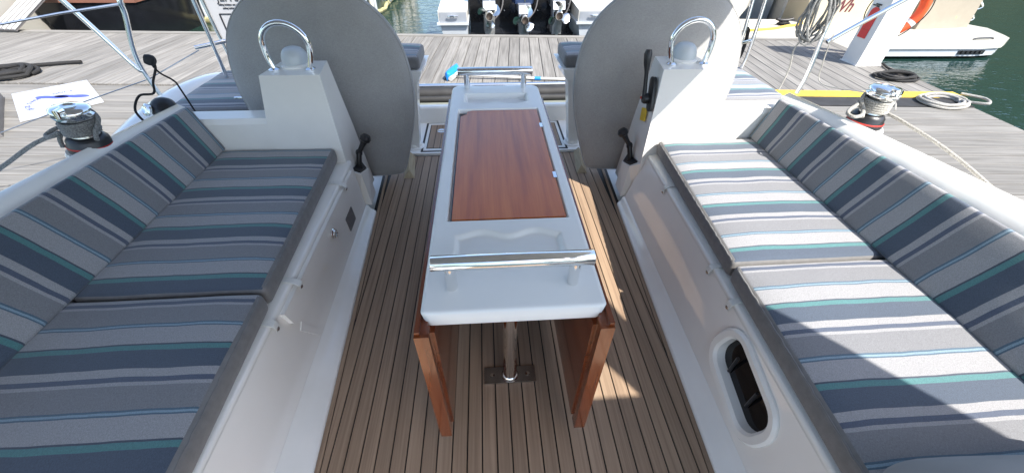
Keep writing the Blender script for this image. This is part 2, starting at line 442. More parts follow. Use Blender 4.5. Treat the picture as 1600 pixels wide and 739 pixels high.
# concrete quay to the right of the walkway, beyond it
bm = NB(); hexa(bm, [D(2.9, 6.925, WZ-.3), D(5.1, 6.925, WZ-.3), D(5.35, 8.3, WZ-.3), D(2.9, 8.3, WZ-.3),
                     D(2.9, 6.925, DZ+.0), D(5.1, 6.925, DZ+.0), D(5.35, 8.3, DZ+.0), D(2.9, 8.3, DZ+.0)])
tag(obj('concrete_quay', bm, 'concrete', bev=.02), kind='structure')

# ================================================================== THE YACHT
yacht = thing('sailing_yacht', (0, 1.5, WZ), 'white sailing yacht with teak cockpit floor moored stern to the dock', 'yacht')

def floor_x(y): return .66+.055*y                         # half width of the teak sole
def lip_x(s, y):                                          # locker top edge
    return .822 if s < 0 else .790+.042*y
def foot_x(s, y): return .778+.018*y if s < 0 else .745+.03*y    # locker foot
def seat_x(s, y): return (.800+.041*y) if s < 0 else (.785+.064*y)

# --- teak sole
bm = NB()
ys = [-.6, .5, 1.2, 2.0, 2.66]
loft(bm, [[(-floor_x(y)-.02, y, -.006), (floor_x(y)+.02, y, -.006)] for y in ys])
sole = obj('cockpit_sole', bm, 'caulk', yacht, smooth=0)
pitch = .0531; gap = .0025
for k in range(-16, 17):
    xa = -.0065+k*pitch; xb = xa+pitch
    a, b = xa+gap, xb-gap
    def ystart(x):                                        # where the slanted margin lets the plank begin
        return max(-.6, (abs(x)+.022-.66)/.055)
    y0a, y0b = ystart(a), ystart(b)
    if max(y0a, y0b) > 2.3: continue
    bm = NB()
    P = [(a, y0a, -.004), (b, y0b, -.004), (b, 2.615, -.004), (a, 2.615, -.004)]
    hexa(bm, P+[(x, y, 0.0) for x, y, _ in P])
    obj('plank', bm, 'teak_sole', sole, smooth=0)
for s in (-1, 1):                                          # margin boards along the white gutter
    bm = NB()
    P = [(s*(floor_x(-.6)-.018), -.6), (s*(floor_x(-.6)-.001), -.6), (s*(floor_x(2.6)-.001), 2.615), (s*(floor_x(2.6)-.018), 2.615)]
    hexa(bm, [(x, y, -.004) for x, y in P]+[(x, y, .0005) for x, y in P])
    obj('plank', bm, 'teak_sole', sole, smooth=0)

# --- moulded cockpit sides: gutter, locker top, seat base, backrest, coaming, side deck, topsides
def coam(y):   # (inner x, outer x, height) of the coaming
    t = max(0, min(1, (y-.3)/1.65))
    xi = 1.685-.115*t**2; xo = 1.80-.20*t**1.6; z = .735-.03*t
    return xi, xo, z
def side(s):
    bm = NB(); secs = []
    for i in range(26):
        y = -.6+2.53*i/25
        fx, lx, gx = floor_x(y), lip_x(s, y), foot_x(s, y)
        xi, xo, z = coam(y)
        low = [(fx, -.006), (fx, .010), (fx+.006, .016), (fx+(gx-fx)*.55, .030), (gx-.012, .050), (gx, .062)]
        hi = [(lx+.002, .345), (lx+.0005, .356), (lx+.004, .364), (lx+.011, .368), (1.30, .372), (1.44, .376), (1.47, .40), (xi-.05, z-.05), (xi-.03, z-.015), (xi, z),
              (xo-.05, z+.006), (xo-.015, z-.006), (xo, z-.035), (xo+.03, z-.22), (xo+.07, .46), (2.12, .43), (2.17, .40), (2.16, .1), (2.0, WZ-.2)]
        secs.append(([(s*x, y, zz) for x, zz in low], [(s*x, y, zz) for x, zz in hi]))
    loft(bm, [a for a, b in secs]); g = obj('gutter', bm, 'gelcoat', yacht, smooth=50)
    bm = NB(); loft(bm, [b for a, b in secs]); obj('cockpit_moulding', bm, 'gelcoat', yacht, smooth=50)
    return
for s in (-1, 1): side(s)

def panel_pt(s, y, z, off=0):
    t = (z-.058)/(.348-.058); return Vector((s*(foot_x(s, y)*(1-t)+lip_x(s, y)*t - off), y, z))
def locker_front(s, hole=None):
    bm = NB(); out = []
    N = 40
    for i in range(N): out.append((-.6+2.52*i/N, .058))
    out.append((1.92, .058)); out.append((1.92, .348))
    for i in range(N-1, -1, -1): out.append((-.6+2.52*i/N, .348))
    vs1 = [bm.verts.new((0, y, z)) for y, z in out]
    e = [bm.edges.new((vs1[i], vs1[(i+1) % len(vs1)])) for i in range(len(vs1))]
    if hole:
        vs2 = [bm.verts.new((0, y, z)) for y, z in hole]
        e += [bm.edges.new((vs2[i], vs2[(i+1) % len(vs2)])) for i in range(len(vs2))]
    bmesh.ops.triangle_fill(bm, edges=e, use_beauty=True)
    for v in bm.verts: v.co = panel_pt(s, v.co.y, v.co.z)
    return obj('locker_front', bm, 'gelcoat_cream', yacht, smooth=30)
hole = rrect(.592, .218, .32, .17, .065, 7, R(10))
locker_front(-1); lfr = locker_front(1, hole)
# --- oval portlight in the right locker front
def ring(bm, A, B):
    a = [bm.verts.new(p) for p in A]; b = [bm.verts.new(p) for p in B]
    for i in range(len(a)):
        j = (i+1) % len(a); bm.faces.new((a[i], a[j], b[j], b[i]))
bm = NB()
o1 = rrect(.592, .218, .385, .222, .10, 7, R(10)); o2 = rrect(.592, .218, .367, .206, .092, 7, R(10)); o3 = rrect(.592, .218, .318, .166, .064, 7, R(10)); o4 = rrect(.592, .218, .30, .15, .058, 7, R(10))
pp = lambda L, off: [panel_pt(1, y, z, off) for y, z in L]
ring(bm, pp(o1, .001), pp(o1, .008)); ring(bm, pp(o1, .008), pp(o2, .016)); ring(bm, pp(o2, .016), pp(o3, .014)); ring(bm, pp(o3, .014), pp(o4, .004)); ring(bm, pp(o4, .004), pp(o4, -.030))
pf = obj('portlight', bm, 'gelcoat', yacht, smooth=40)
bm = NB(); bm.faces.new([bm.verts.new(p) for p in pp(rrect(.592, .218, .33, .18, .06, 7, R(10)), -.028)])
obj('pane', bm, 'dark_pane', pf, smooth=0)
for dy in (-.06, .07):
    bm = NB(); p = panel_pt(1, .60+dy, .200, -.018); tube(bm, [p+Vector((0, 0, -.04)), p+Vector((0, .0, .05))], .006, 8)
    obj('dog_latch', bm, 'black_plastic', pf)
# --- raised hatch on the left locker front with its recess, latch and maker's plate
def panel_slab(name, s, outline, off, mat, parent, bev=.006, base=0):
    bm = NB(); a = [bm.verts.new(panel_pt(s, y, z, base)) for y, z in outline]; b = [bm.verts.new(panel_pt(s, y, z, off)) for y, z in outline]
    bm.faces.new(a[::-1]); bm.faces.new(b)
    for i in range(len(a)):
        j = (i+1) % len(a); bm.faces.new((a[i], a[j], b[j], b[i]))
    return obj(name, bm, mat, parent, bev=bev, seg=3)
lid = panel_slab('locker_hatch', -1, [(.885, .345), (1.86, .345), (1.88, .30), (1.80, .245), (1.45, .245), (1.37, .205), (1.28, .205), (1.22, .245), (.94, .245), (.895, .28)], .016, 'gelcoat_cream', yacht, .007)
panel_slab('recess_trim', -1, [(.915, .205), (.945, .222), (1.005, .085), (.98, .075)], .003, 'gelcoat_cream', lid, .002)
panel_slab('info_plate', -1, rrect(1.66, .165, .115, .085, .006, 2), .003, 'plate_grey', yacht, .001)
bm = NB(); p = panel_pt(-1, 1.40, .285, .020)
lathe(bm, [(.024, 0), (.024, .004), (.020, .008), (.012, .009), (.012, .004), (0, .004)], p, (1, 0, 0), 20); obj('latch_ring', bm, 'chrome', lid)
bm = NB(); tube(bm, arc(p+Vector((.012, 0, -.004)), (0, 1, 0), (0, 0, 1), .017, .3, 2*pi-.3, 16), .004, 8); obj('latch_pull', bm, 'chrome', lid)
# --- cushion straps with snap buttons
for s, y in ((-1, 1.03), (-1, .835), (-1, 1.70), (1, 1.58), (1, 1.01), (1, .83)):
    e = .018 if (s < 0 and y > .9) else .004
    x0 = lip_x(s, y)
    path = [(s*(x0+.055), .371), (s*(x0+.018), .3705), (s*(x0-.002-e*.6), .358), (s*(x0-.006-e), .344), (s*(x0-.005-e+.004), .322)]
    bm = NB(); w = .013
    A = [[(x, y-w, z), (x, y+w, z)] for x, z in path]; A2 = [[(x-s*.003, y-w, z+.003), (x-s*.003, y+w, z+.003)] for x, z in path]
    loft(bm, [[a[0], a[1], b[1], b[0]] for a, b in zip(A, A2)], closed=True)
    st = obj('cushion_strap', bm, 'gelcoat_matt', yacht)
    bm = NB(); lathe(bm, [(.010, 0), (.010, .003), (.007, .006), (.003, .004), (0, .004)], (path[-1][0]-s*.001, y, .333), (-s, 0, -.1), 14)
    obj('snap_button', bm, 'brushed', st)
# --- foot braces on the sole
for s in (-1, 1):
    bm = NB(); x = s*.615
    P = [(x-.038, 2.31, .001), (x+.038, 2.31, .001), (x+.034+s*.03, 2.62, .001), (x-.034+s*.03, 2.62, .001)]
    a = [bm.verts.new(p) for p in P]; t1 = bm.verts.new((x, 2.355, .045)); t2 = bm.verts.new((x+s*.03, 2.615, .045))
    bm.faces.new(a[::-1]); bm.faces.new((a[0], a[1], t1)); bm.faces.new((a[1], a[2], t2, t1)); bm.faces.new((a[2], a[3], t2)); bm.faces.new((a[3], a[0], t1, t2))
    obj('foot_brace', bm, 'teak_pale', yacht, smooth=0)
# --- helm deck: white tray with teak hatches, then the transom sill
bm = NB(); box(bm, -1.5, 1.5, 2.632, 3.16, -.08, .016); hd = obj('helm_deck', bm, 'gelcoat', yacht, bev=.006)
for s in (-1, 1):
    bm = NB(); box(bm, *(sorted((s*.30, s*.555))), 2.665, 3.14, .010, .020); ht = obj('deck_hatch', bm, 'gelcoat_matt', hd, bev=.004)
    bm = NB(); ring_ = [(s*.572, 2.65), (s*.282, 2.65), (s*.282, 3.15), (s*.572, 3.15)]
    hexa(bm, [(x, y, .012) for x, y in ring_]+[(x, y, .0185) for x, y in ring_]); obj('hatch_seal', bm, 'caulk', hd, smooth=0)
for s in (-1, 1):
    for k in range(4):
        xa = s*(.335+k*.049)
        bm = NB(); box(bm, *sorted((xa, xa+s*.044)), 2.70, 3.105, .018, .0225); obj('plank', bm, 'teak_sole', hd, smooth=0)
    bm = NB(); box(bm, *sorted((s*.330, s*.534)), 2.695, 3.11, .016, .0205); obj('hatch_caulk', bm, 'caulk', hd, smooth=0)
    for k in range(2):
        xa = s*(.70+k*.10)
        bm = NB(); box(bm, *sorted((xa, xa+s*.008)), 2.66, 3.14, .012, .0175); obj('deck_seam', bm, 'caulk', hd, smooth=0)
bm = NB(); lathe(bm, [(.036, 0), (.036, .004), (.028, .006), (.022, .003), (0, .003)], (-.436, 2.99, .0222), n=24); fl = obj('ring_pull', bm, 'chrome', hd)
bm = NB()
prism(bm, [(-1.45, 3.16, -.10), (-1.45, 3.16, .145), (-1.45, 3.17, .158), (-1.45, 3.21, .158), (-1.45, 3.22, .14), (-1.45, 3.22, -.10)], (2.9, 0, 0))
obj('transom_sill', bm, 'gelcoat', yacht, bev=.012, seg=3)
bm = NB(); hexa(bm, [(-1.3, 3.24, -.16), (1.3, 3.24, -.16), (1.22, 4.02, -.18), (-1.22, 4.02, -.18), (-1.3, 3.24, -.09), (1.3, 3.24, -.09), (1.22, 4.02, -.11), (-1.22, 4.02, -.11)])
sp = obj('swim_platform', bm, 'platform_grey', yacht, bev=.015, seg=3)
bm = NB(); tube(bm, [(-1.22, 4.04, -.06), (1.22, 4.04, -.06)], .06, 14); obj('platform_fender', bm, 'black_rubber', yacht)
bm = NB(); tube(bm, [(-1.25, 4.14, -.02), (1.25, 4.14, -.02)], .028, 12); obj('platform_rail', bm, 'chrome', yacht)
bm = NB(); tube(bm, [(-1.2, 3.93, -.075), (1.2, 3.93, -.075)], .03, 12); obj('platform_hinge', bm, 'black_rubber', yacht)
# --- aft quarter: helm benches, side bulwarks, topsides aft
for s in (-1, 1):
    bm = NB()
    prism(bm, [(s*1.40, 2.30, -.1), (s*1.40, 2.30, .41), (s*1.40, 3.20, .41), (s*1.40, 3.30, .30), (s*1.40, 3.30, -.1)], (s*(.72 if s < 0 else .60), 0, 0))
    obj('helm_bench', bm, 'gelcoat', yacht, bev=.02, seg=3)
    bm = NB()
    prism(bm, [(s*1.25, 1.94, .0), (s*1.25, 1.94, .405), (s*1.25, 2.295, .405), (s*1.25, 2.295, .0)], (s*(.90 if s < 0 else .78), 0, 0))
    obj('deck_locker', bm, 'gelcoat', yacht, bev=.015)
    bm = NB(); secs = []
    for i in range(15):                                     # rounded bulwark along the stern quarter
        y = 1.98+1.35*i/14; t = i/14
        h = .415+(.10 if s < 0 else .015)*sin(pi*min(1, max(0, (t-.02)/.96)))**.6; xc = (2.10 if s < 0 else 2.0)+.03*sin(pi*t)
        w = .13 if s < 0 else .07
        secs.append([(s*(xc-w), y, .36)]+[(s*(xc-w*cos(a)), y, .39+(h-.39)*sin(a)) for a in [pi*k/10 for k in range(11)]]+[(s*(xc+w), y, .36), (s*(xc+w-.03), y, -.1), (s*(xc-.1), y, WZ-.2)])
    loft(bm, secs); bm.faces.new([v for v in bm.verts][-14:]) if False else None
    obj('bulwark', bm, 'gelcoat', yacht, smooth=50)
    bm = NB(); hexa(bm, [(s*1.42, 3.30, WZ-.2), (s*2.1, 3.33, WZ-.2), (s*2.1, 2.0, WZ-.2), (s*1.42, 2.0, WZ-.2), (s*1.42, 3.30, .30), (s*2.04, 3.33, .36), (s*2.04, 2.0, .36), (s*1.42, 2.0, .30)])
    obj('stern_quarter', bm, 'gelcoat', yacht, bev=.03, seg=3)
bm = NB(); hexa(bm, [(-2.0, 3.2, WZ-.2), (2.0, 3.2, WZ-.2), (2.0, -.6, WZ-.2), (-2.0, -.6, WZ-.2), (-1.45, 3.41, -.085), (1.45, 3.41, -.085), (1.45, -.6, -.085), (-1.45, -.6, -.085)])
obj('hull_bottom', bm, 'gelcoat', yacht, smooth=0)

# ================================================================== steering pedestals
def pedestal(s):
    side_w = 'left' if s < 0 else 'right'
    lab = ('white steering console in shade on the left with chrome grab rail and no lever' if s < 0
           else 'white steering console on the right with black throttle lever and yellow sticker')
    t = thing('steering_pedestal', (s*.99, 2.02, .02), lab, 'console', 'twin steering consoles')
    # body: front face with a step down to the low bulkhead; leans aft towards the bottom
    bm = NB()
    front = [(.845, .02), (.845, .45), (.832, .60), (.835, .825), (.85, .845), (1.095, .845), (1.118, .82), (1.165, .635), (1.19, .625)]
    def yf(z): return 1.915-.0*z
    def yb(z): return 2.12+.16*(max(0, .84-z)/.84)**1.3
    A = [(s*x, 1.905, z) for x, z in [(.845, .02), (.840, .45), (.835, .842), (1.115, .842), (1.175, .60), (1.20, .02)]]
    B = [(s*x, yb(z), z) for x, z in [(.845, .02), (.845, .45), (.865, .842), (1.09, .842), (1.15, .60), (1.18, .02)]]
    a = [bm.verts.new(p) for p in A]; b = [bm.verts.new(p) for p in B]
    bm.faces.new(a); bm.faces.new(b[::-1])
    for i in range(len(a)):
        j = (i+1) % len(a); bm.faces.new((a[i], a[j], b[j], b[i]))
    obj('console_body', bm, 'gelcoat', t, bev=.022, seg=4, bev_angle=20)
    bm = NB()
    prism(bm, [(s*1.165, 1.912, .02), (s*1.165, 1.912, .60), (s*1.165, 1.93, .625), (s*1.165, 2.03, .625), (s*1.165, 2.03, .02)], (s*.45, 0, 0))
    obj('bulkhead', bm, 'gelcoat', t, bev=.010, seg=3)
    bm = NB(); box(bm, *sorted((s*1.20, s*1.62)), 2.032, 2.30, .40, .43); obj('shelf', bm, 'gelcoat_matt', t, bev=.006)
    # stainless hoop
    y = 1.985; c = Vector((s*.985, y, .945)); bm = NB()
    pts = [Vector((s*.905, y, .84)), Vector((s*.885, y+.005, .90))]
    pts += [Vector((s*.982, y+.008, .945))+Vector((s*-cos(a)*.104, 0, sin(a)*.098)) for a in [pi*i/14 for i in range(15)]]
    pts += [Vector((s*1.085, y+.005, .90)), Vector((s*1.072, y, .84))]
    tube(bm, smooth_path(pts, 4), .0135, 14); obj('grab_rail', bm, 'chrome', t)
    for x in (.905, 1.072):
        bm = NB(); lathe(bm, [(.027, 0), (.027, .004), (.017, .009), (.0136, .011)], (s*x, y, .843), n=20); obj('rail_foot', bm, 'chrome', t)
    # compass dome
    bm = NB(); prof = [(.062, 0), (.064, .012)]+[(.064*cos(a)**.6, .012+.072*sin(a)) for a in [pi/2*i/9 for i in range(1, 9)]]+[(0, .084)]
    lathe(bm, prof, (s*.992, 2.06, .842), n=28); obj('compass_dome', bm, 'dome_grey', t, smooth=60)
    bm = NB(); lathe(bm, [(.076, 0), (.076, .008), (.066, .014), (.0, .014)], (s*.992, 2.06, .842), n=28); obj('compass_base', bm, 'gelcoat', t)
    # pocket for the winch handle, low on the inner side
    bm = NB(); x0, x1 = s*.846, s*.785
    P = [(x0, 1.93, .06), (x1, 1.95, .045), (x1+s*.012, 2.10, .035), (x0, 2.16, .035), (x0, 1.90, .315), (s*.800, 1.955, .262), (s*.800, 2.09, .215), (x0, 2.14, .25)]
    hexa(bm, P); pk = obj('handle_pocket', bm, 'gelcoat_cream', t, bev=.008, seg=3)
    bm = NB(); Q = [(s*.838, 1.945, .301), (s*.806, 1.968, .268), (s*.806, 2.082, .229), (s*.838, 2.115, .259)]
    hexa(bm, [(x, y_, z-.012) for x, y_, z in Q]+[(x, y_, z+.0035) for x, y_, z in Q]); obj('pocket_mouth', bm, 'black_plastic', pk, smooth=0)
    bm = NB(); tube(bm, [(s*.98, 2.10, .62), (s*.98, 2.31, .60)], .03, 12); obj('wheel_shaft', bm, 'brushed', t)
    if s > 0:
        bm = NB(); sec = []
        for i in range(14):
            pass
        ol = rrect(1.955, .70, .062, .175, .026, 5, R(-16))
        a = [bm.verts.new((.832, y_, z)) for y_, z in ol]; b = [bm.verts.new((.818, y_, z)) for y_, z in ol]
        bm.faces.new(a[::-1]); bm.faces.new(b)
        for i in range(len(a)): bm.faces.new((a[i], a[(i+1) % len(a)], b[(i+1) % len(a)], b[i]))
        obj('throttle_plate', bm, 'black_plastic', t, bev=.004)
        bm = NB(); lathe(bm, [(.028, 0), (.028, .02), (.022, .03), (0, .032)], (.819, 1.972, .672), (-1, 0, 0), 18); obj('throttle_boss', bm, 'black_plastic', t)
        bm = NB(); tube(bm, [(.796, 1.972, .672), (.792, 1.985, .74), (.788, 1.998, .80), (.784, 2.008, .845), (.782, 2.014, .885), (.782, 2.018, .905)], [.012, .010, .010, .018, .021, .014], 12)
        obj('throttle_lever', bm, 'black_plastic', t)
        bm = NB(); lathe(bm, [(.007, 0), (.007, .008), (0, .009)], (.790, 1.985, .672), (-1, 0, 0), 10); obj('stop_button', bm, 'red_ring', t)
        bm = NB(); P = [(.8405, 1.985, .535), (.8405, 2.05, .515), (.8405, 2.06, .585), (.8405, 1.995, .605)]
        prism(bm, P, (-.006, 0, 0)); obj('yellow_sticker', bm, 'yellow', t, smooth=0)
    return t
pedestal(-1); pedestal(1)

# winch handles standing in the pockets
for s in (-1, 1):
    t = thing('winch_crank', (s*.83, 2.03, .22), ('black winch handle in the left console pocket' if s < 0 else 'black winch handle in the right console pocket'), 'winch handle', 'winch handles')
    k = Vector((s*.825, 2.035, .25)); e = Vector((s*.815, 2.06, .345))
    bm = NB(); tube(bm, [k-Vector((0, 0, .03)), k+Vector((0, .0, .03)), e], [.014, .016, .015], 12); obj('arm', bm, 'black_plastic', t)
    bm = NB(); lathe(bm, [(.018, -.012), (.02, 0), (.018, .012)], e, (s*.3, 1, .2), 14); obj('joint', bm, 'black_plastic', t)
    g = Vector((s*.762, 2.075, .425))
    bm = NB(); tube(bm, [e, e.lerp(g, .5), e.lerp(g, .8), g], [.014, .015, .019, .024], 12); obj('grip', bm, 'black_plastic', t)
    bm = NB(); lathe(bm, [(.012, -.02), (.030, -.010), (.032, .006), (.022, .022), (0, .026)], g, (g-e).normalized(), 18); obj('knob', bm, 'black_plastic', t)

# ================================================================== wheel covers
def wheel_cover(s):
    t_lab = ('grey fabric wheel cover behind the left console, wholly in shade' if s < 0 else 'grey fabric wheel cover behind the right console, with a sunlit corner')
    half_in = [(1.165, 0), (1.158, .10), (1.125, .22), (1.075, .315), (.99, .41), (.88, .475), (.75, .508), (.60, .515), (.45, .495), (.30, .455), (.15, .405), (.07, .37), (.045, .33), (.036, .20), (.032, 0)]
    out = []
    for z, x in half_in: out.append((.985-x*.97, z))                      # inner edge from the top down
    for z, x in half_in[::-1][1:-1]: out.append((.985+x*1.0, z))
    pl = smooth_path([(x, 0, z) for x, z in out], 4, closed=True)
    cx, cz = .985, .60
    bm = NB(); rows = []
    def yplane(z): return 2.34-.06*(.6-z)
    fr = [0, .25, .5, .7, .84, .93, .975, .995, 1.0]
    for side_, dep in ((0, 1), (1, -1)):
        pass
    def surf(fr_list, sgn):
        rs = []
        for q in fr_list:
            th = .052*(1-q**7)**.5 if q < 1 else 0
            row = []
            for p in pl:
                x = cx+(p.x-cx)*q; z = cz+(p.z-cz)*q
                nz = noise.noise(Vector((x*3.1, z*2.6, s*3.3)))*.016+.006*noise.noise(Vector((x*17+z*3, z*1.5, s)))*max(0, 1.1-z)+noise.noise(Vector((x*9, z*4, s*1.7)))*.004
                row.append((s*x, yplane(z)-sgn*th+nz*(1-q**6), z))
            rs.append(row)
        return rs
    front = surf(fr, 1); back = surf(fr[:-1], -1)[::-1]
    rows = front[1:]+back[:-1]
    R_ = loft(bm, rows, closed=True)
    c1 = bm.verts.new(front[0][0]); c2 = bm.verts.new(back[-1][0])
    n = len(pl)
    for k in range(n):
        bm.faces.new((c1, R_[0][k], R_[0][(k+1) % n])); bm.faces.new((c2, R_[-1][(k+1) % n], R_[-1][k]))
    o = tag(obj('wheel_cover', bm, 'cover_cloth', smooth=60), t_lab, 'wheel cover', 'wheel covers')
    b2 = NB(); tube(b2, [Vector((s*(cx+(p.x-cx)*.985), yplane(cz+(p.z-cz)*.985)-.016, cz+(p.z-cz)*.985)) for p in pl], .004, 6, closed=True); obj('hem', b2, 'cover_cloth', o)
wheel_cover(-1); wheel_cover(1)

# ================================================================== cockpit table
def table():
    t = thing('cockpit_table', (0, 1.35, 0), 'white cockpit table with varnished wood lid, folded leaves and chrome rails', 'table')
    x0, x1, y0, y1, z0, z1 = -.236, .236, .585, 2.13, .635, .70
    # top slab with wells: outer rim, two cup recesses, wood bay; built as a height grid
    def depth(x, y):
        d = 0
        if .625 < 0: pass
        return 0
    bm = NB()
    nx, ny = 96, 320
    def well(x, y, ax, bx, ay, by, dep, soft, lobes=False):
        ey = by
        if lobes == 1: ey = by-.012-.012*cos((x-(ax+bx)/2)/(bx-ax)*4*pi)
        if lobes == 2: ay = ay+.014+.014*cos((x-(ax+bx)/2)/(bx-ax)*4*pi)
        q = min(x-ax, bx-x, y-ay, ey-y)
        k = max(0, min(1, q/soft+.0)); k = k*k*(3-2*k)
        return -dep*k
    rows = []
    for j in range(ny+1):
        y = y0+(y1-y0)*j/ny; row = []
        # far end narrows with rounded corners, near end rolls over
        for i in range(nx+1):
            u = i/nx; hw = .236
            ef = max(0, (y-(y1-.05))/.05); hw2 = hw-.05*(1-math.sqrt(max(0, 1-ef*ef)))
            en = max(0, ((y0+.016)-y)/.016); hw2 -= .016*(1-math.sqrt(max(0, 1-min(1, en*en))))
            x = -hw2+2*hw2*u
            z = z1
            edge = min(x+hw2, hw2-x, y-y0, y1-y); rr = .009
            if edge < rr: z -= rr-math.sqrt(max(0, rr*rr-(rr-edge)**2))
            z += well(x, y, -.165, .165, .775, .90, .013, .018, 1)
            z += well(x, y, -.165, .165, 1.87, 2.015, .028, .014, 2)
            z += well(x, y, -.192, .200, .943, 1.81, .022, .006)
            if y < .72: z -= .000
            row.append((x, y, z))
        rows.append(row)
    R_ = loft(bm, rows)
    # skirt
    rim = [R_[0][i] for i in range(nx+1)]+[R_[j][nx] for j in range(1, ny+1)]+[R_[ny][i] for i in range(nx-1, -1, -1)]+[R_[j][0] for j in range(ny-1, 0, -1)]
    low = [bm.verts.new((v.co.x*.985, v.co.y+(.012 if v.co.y < y0+.02 else 0), z0)) for v in rim]
    for i in range(len(rim)):
        j = (i+1) % len(rim); bm.faces.new((rim[i], low[i], low[j], rim[j]))
    bm.faces.new(low[::-1])
    obj('table_top', bm, 'table_white', t, smooth=50)
    bm = NB(); ol = [(-.177, .955), (.193, .955), (.193, 1.80), (-.12, 1.80), (-.145, 1.79), (-.148, 1.762), (-.177, 1.735)]
    prism(bm, [(x, y, .682) for x, y in ol], (0, 0, .014)); obj('wood_lid', bm, 'mahogany', t, bev=.002)
    for y in (1.20, 1.62):
        bm = NB(); box(bm, .186, .199, y-.02, y+.02, .690, .7005); h = obj('lid_hinge', bm, 'chrome', t, bev=.002)
    bm = NB(); ol = [(-.184, .948), (.198, .948), (.198, 1.805), (-.184, 1.805)]
    prism(bm, [(x, y, .6775) for x, y in ol], (0, 0, .003)); obj('bay_floor', bm, 'black_plastic', t, smooth=0)
    # rails
    for ya, xw in ((.668, .205), (2.085, .198)):
        zr = .79
        bm = NB(); tube(bm, [(-xw, ya, zr), (-xw+.002, ya, zr), (xw-.002, ya, zr), (xw, ya, zr)], [.0185, .0205, .0205, .0185], 22); rl = obj('hand_rail', bm, 'chrome', t, smooth=45)
        for x in (-xw+.045, xw-.045):
            bm = NB(); lathe(bm, [(.0150, .697), (.0150, .785)], (x, ya, 0), n=18); obj('rail_post', bm, 'chrome', rl)
    # leaves hanging down both sides
    for s in (-1, 1):
        y0l, y1l = .553, 2.02
        xo, xi = s*.246, s*.215
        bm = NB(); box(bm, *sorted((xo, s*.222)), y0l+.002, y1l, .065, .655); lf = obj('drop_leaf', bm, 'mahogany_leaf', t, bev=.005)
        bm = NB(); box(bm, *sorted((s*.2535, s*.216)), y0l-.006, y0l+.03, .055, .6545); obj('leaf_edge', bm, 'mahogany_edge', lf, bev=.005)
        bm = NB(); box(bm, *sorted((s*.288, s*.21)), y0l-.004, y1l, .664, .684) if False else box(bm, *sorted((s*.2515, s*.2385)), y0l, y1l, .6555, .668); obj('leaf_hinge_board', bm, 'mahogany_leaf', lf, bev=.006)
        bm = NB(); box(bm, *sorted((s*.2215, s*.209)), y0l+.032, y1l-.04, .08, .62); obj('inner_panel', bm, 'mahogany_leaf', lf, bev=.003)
        bm = NB(); box(bm, *sorted((s*.2085, s*.165)), 1.02, 1.05, .12, .60); obj('leaf_bracket', bm, 'mahogany_leaf', lf, bev=.003)
    # legs
    for y in (.79, 1.90):
        bm = NB(); tube(bm, [(.002, y, .008), (.002, y, .64)], .027, 24); lg = obj('leg', bm, 'chrome', t)
        bm = NB(); box(bm, -.102, .106, y-.035, y+.035, .001, .009); bp = obj('base_plate', bm, 'brushed', lg, bev=.003)
        bm = NB(); lathe(bm, [(.034, .009), (.034, .014), (.029, .022), (.0272, .024)], (.002, y, 0), n=24); obj('leg_collar', bm, 'chrome', lg)
    for y in (.79, 1.90):
        for x in (-.07, .074):
            bm = NB(); lathe(bm, [(.009, 0), (.009, .002), (.004, .001), (0, .001)], (x, y, .0092), n=12); obj('bolt', bm, 'chrome', t)
table()

# ================================================================== cushions
def cushion(name, label, group, corner, dims, r, res, puff, phase, front_axis=None, stripe_shear=0, seed=0, parent=None, border=True):
    """corner(u,v,w) maps the unit box to the world; x=u across the seat (0 = cockpit side), y=v fore and aft, z=w up"""
    bm = rounded_grid(dims, r, res)
    lay = bm.verts.layers.float.new('stripe')
    n0 = {v: v.co.copy() for v in bm.verts}
    for f in bm.faces:
        c = f.calc_center_median()
        f.material_index = 1 if (border and (c.x < r*.55 or c.y < r*.30 or c.y > dims[1]-r*.30 or c.z < r*.3)) else 0
    for v, p in n0.items():
        u, w_, h = p.x/dims[0], p.y/dims[1], p.z/dims[2]
        q = Vector(corner(u, w_, h))
        k = max(0, 1-(2*u-1)**6)*max(0, 1-(2*w_-1)**8)
        nn = noise.noise(Vector((p.x*7+seed, p.y*5, seed*2.3)))*.0045+noise.noise(Vector((p.x*3+seed, p.y*16, seed)))*.0016
        up_ = Vector(corner(u, w_, 1.0))-Vector(corner(u, w_, 0.0)); up_.normalize()
        q += up_*((puff*k+nn)*max(0, (h-.4)/.6))
        # soft front edge bellies out a little
        if front_axis: q += Vector(front_axis)*(.006*max(0, 1-u*6)*(1-(2*h-1)**2))
        v[lay] = Vector(corner(u, w_, h)).y+stripe_shear*(q.z-.46)-phase
        v.co = q
    o = obj(name, bm, ['striped_cloth', 'grey_cloth'], parent, smooth=60)
    if parent is None: tag(o, label, 'cushion', group)
    if front_axis:
        b2 = NB(); tube(b2, [Vector(corner(.004+.002*sin(q*1.9), .02+.96*q/60, .985))+Vector((0, 0, -.006+.0012*sin(q*2.7))) for q in range(61)], .0032, 6); obj('piping', b2, 'grey_cloth', o)
    return o
def seat_map(s, y0, y1):
    def f(u, v, w):
        y = y0+(y1-y0)*v
        xf = seat_x(s, y); xb = 1.47
        z = .374+.088*w
        x = xf+(xb-xf)*u+(.008*(1-w) if u < .5 else 0)
        return (s*x, y, z)
    return f
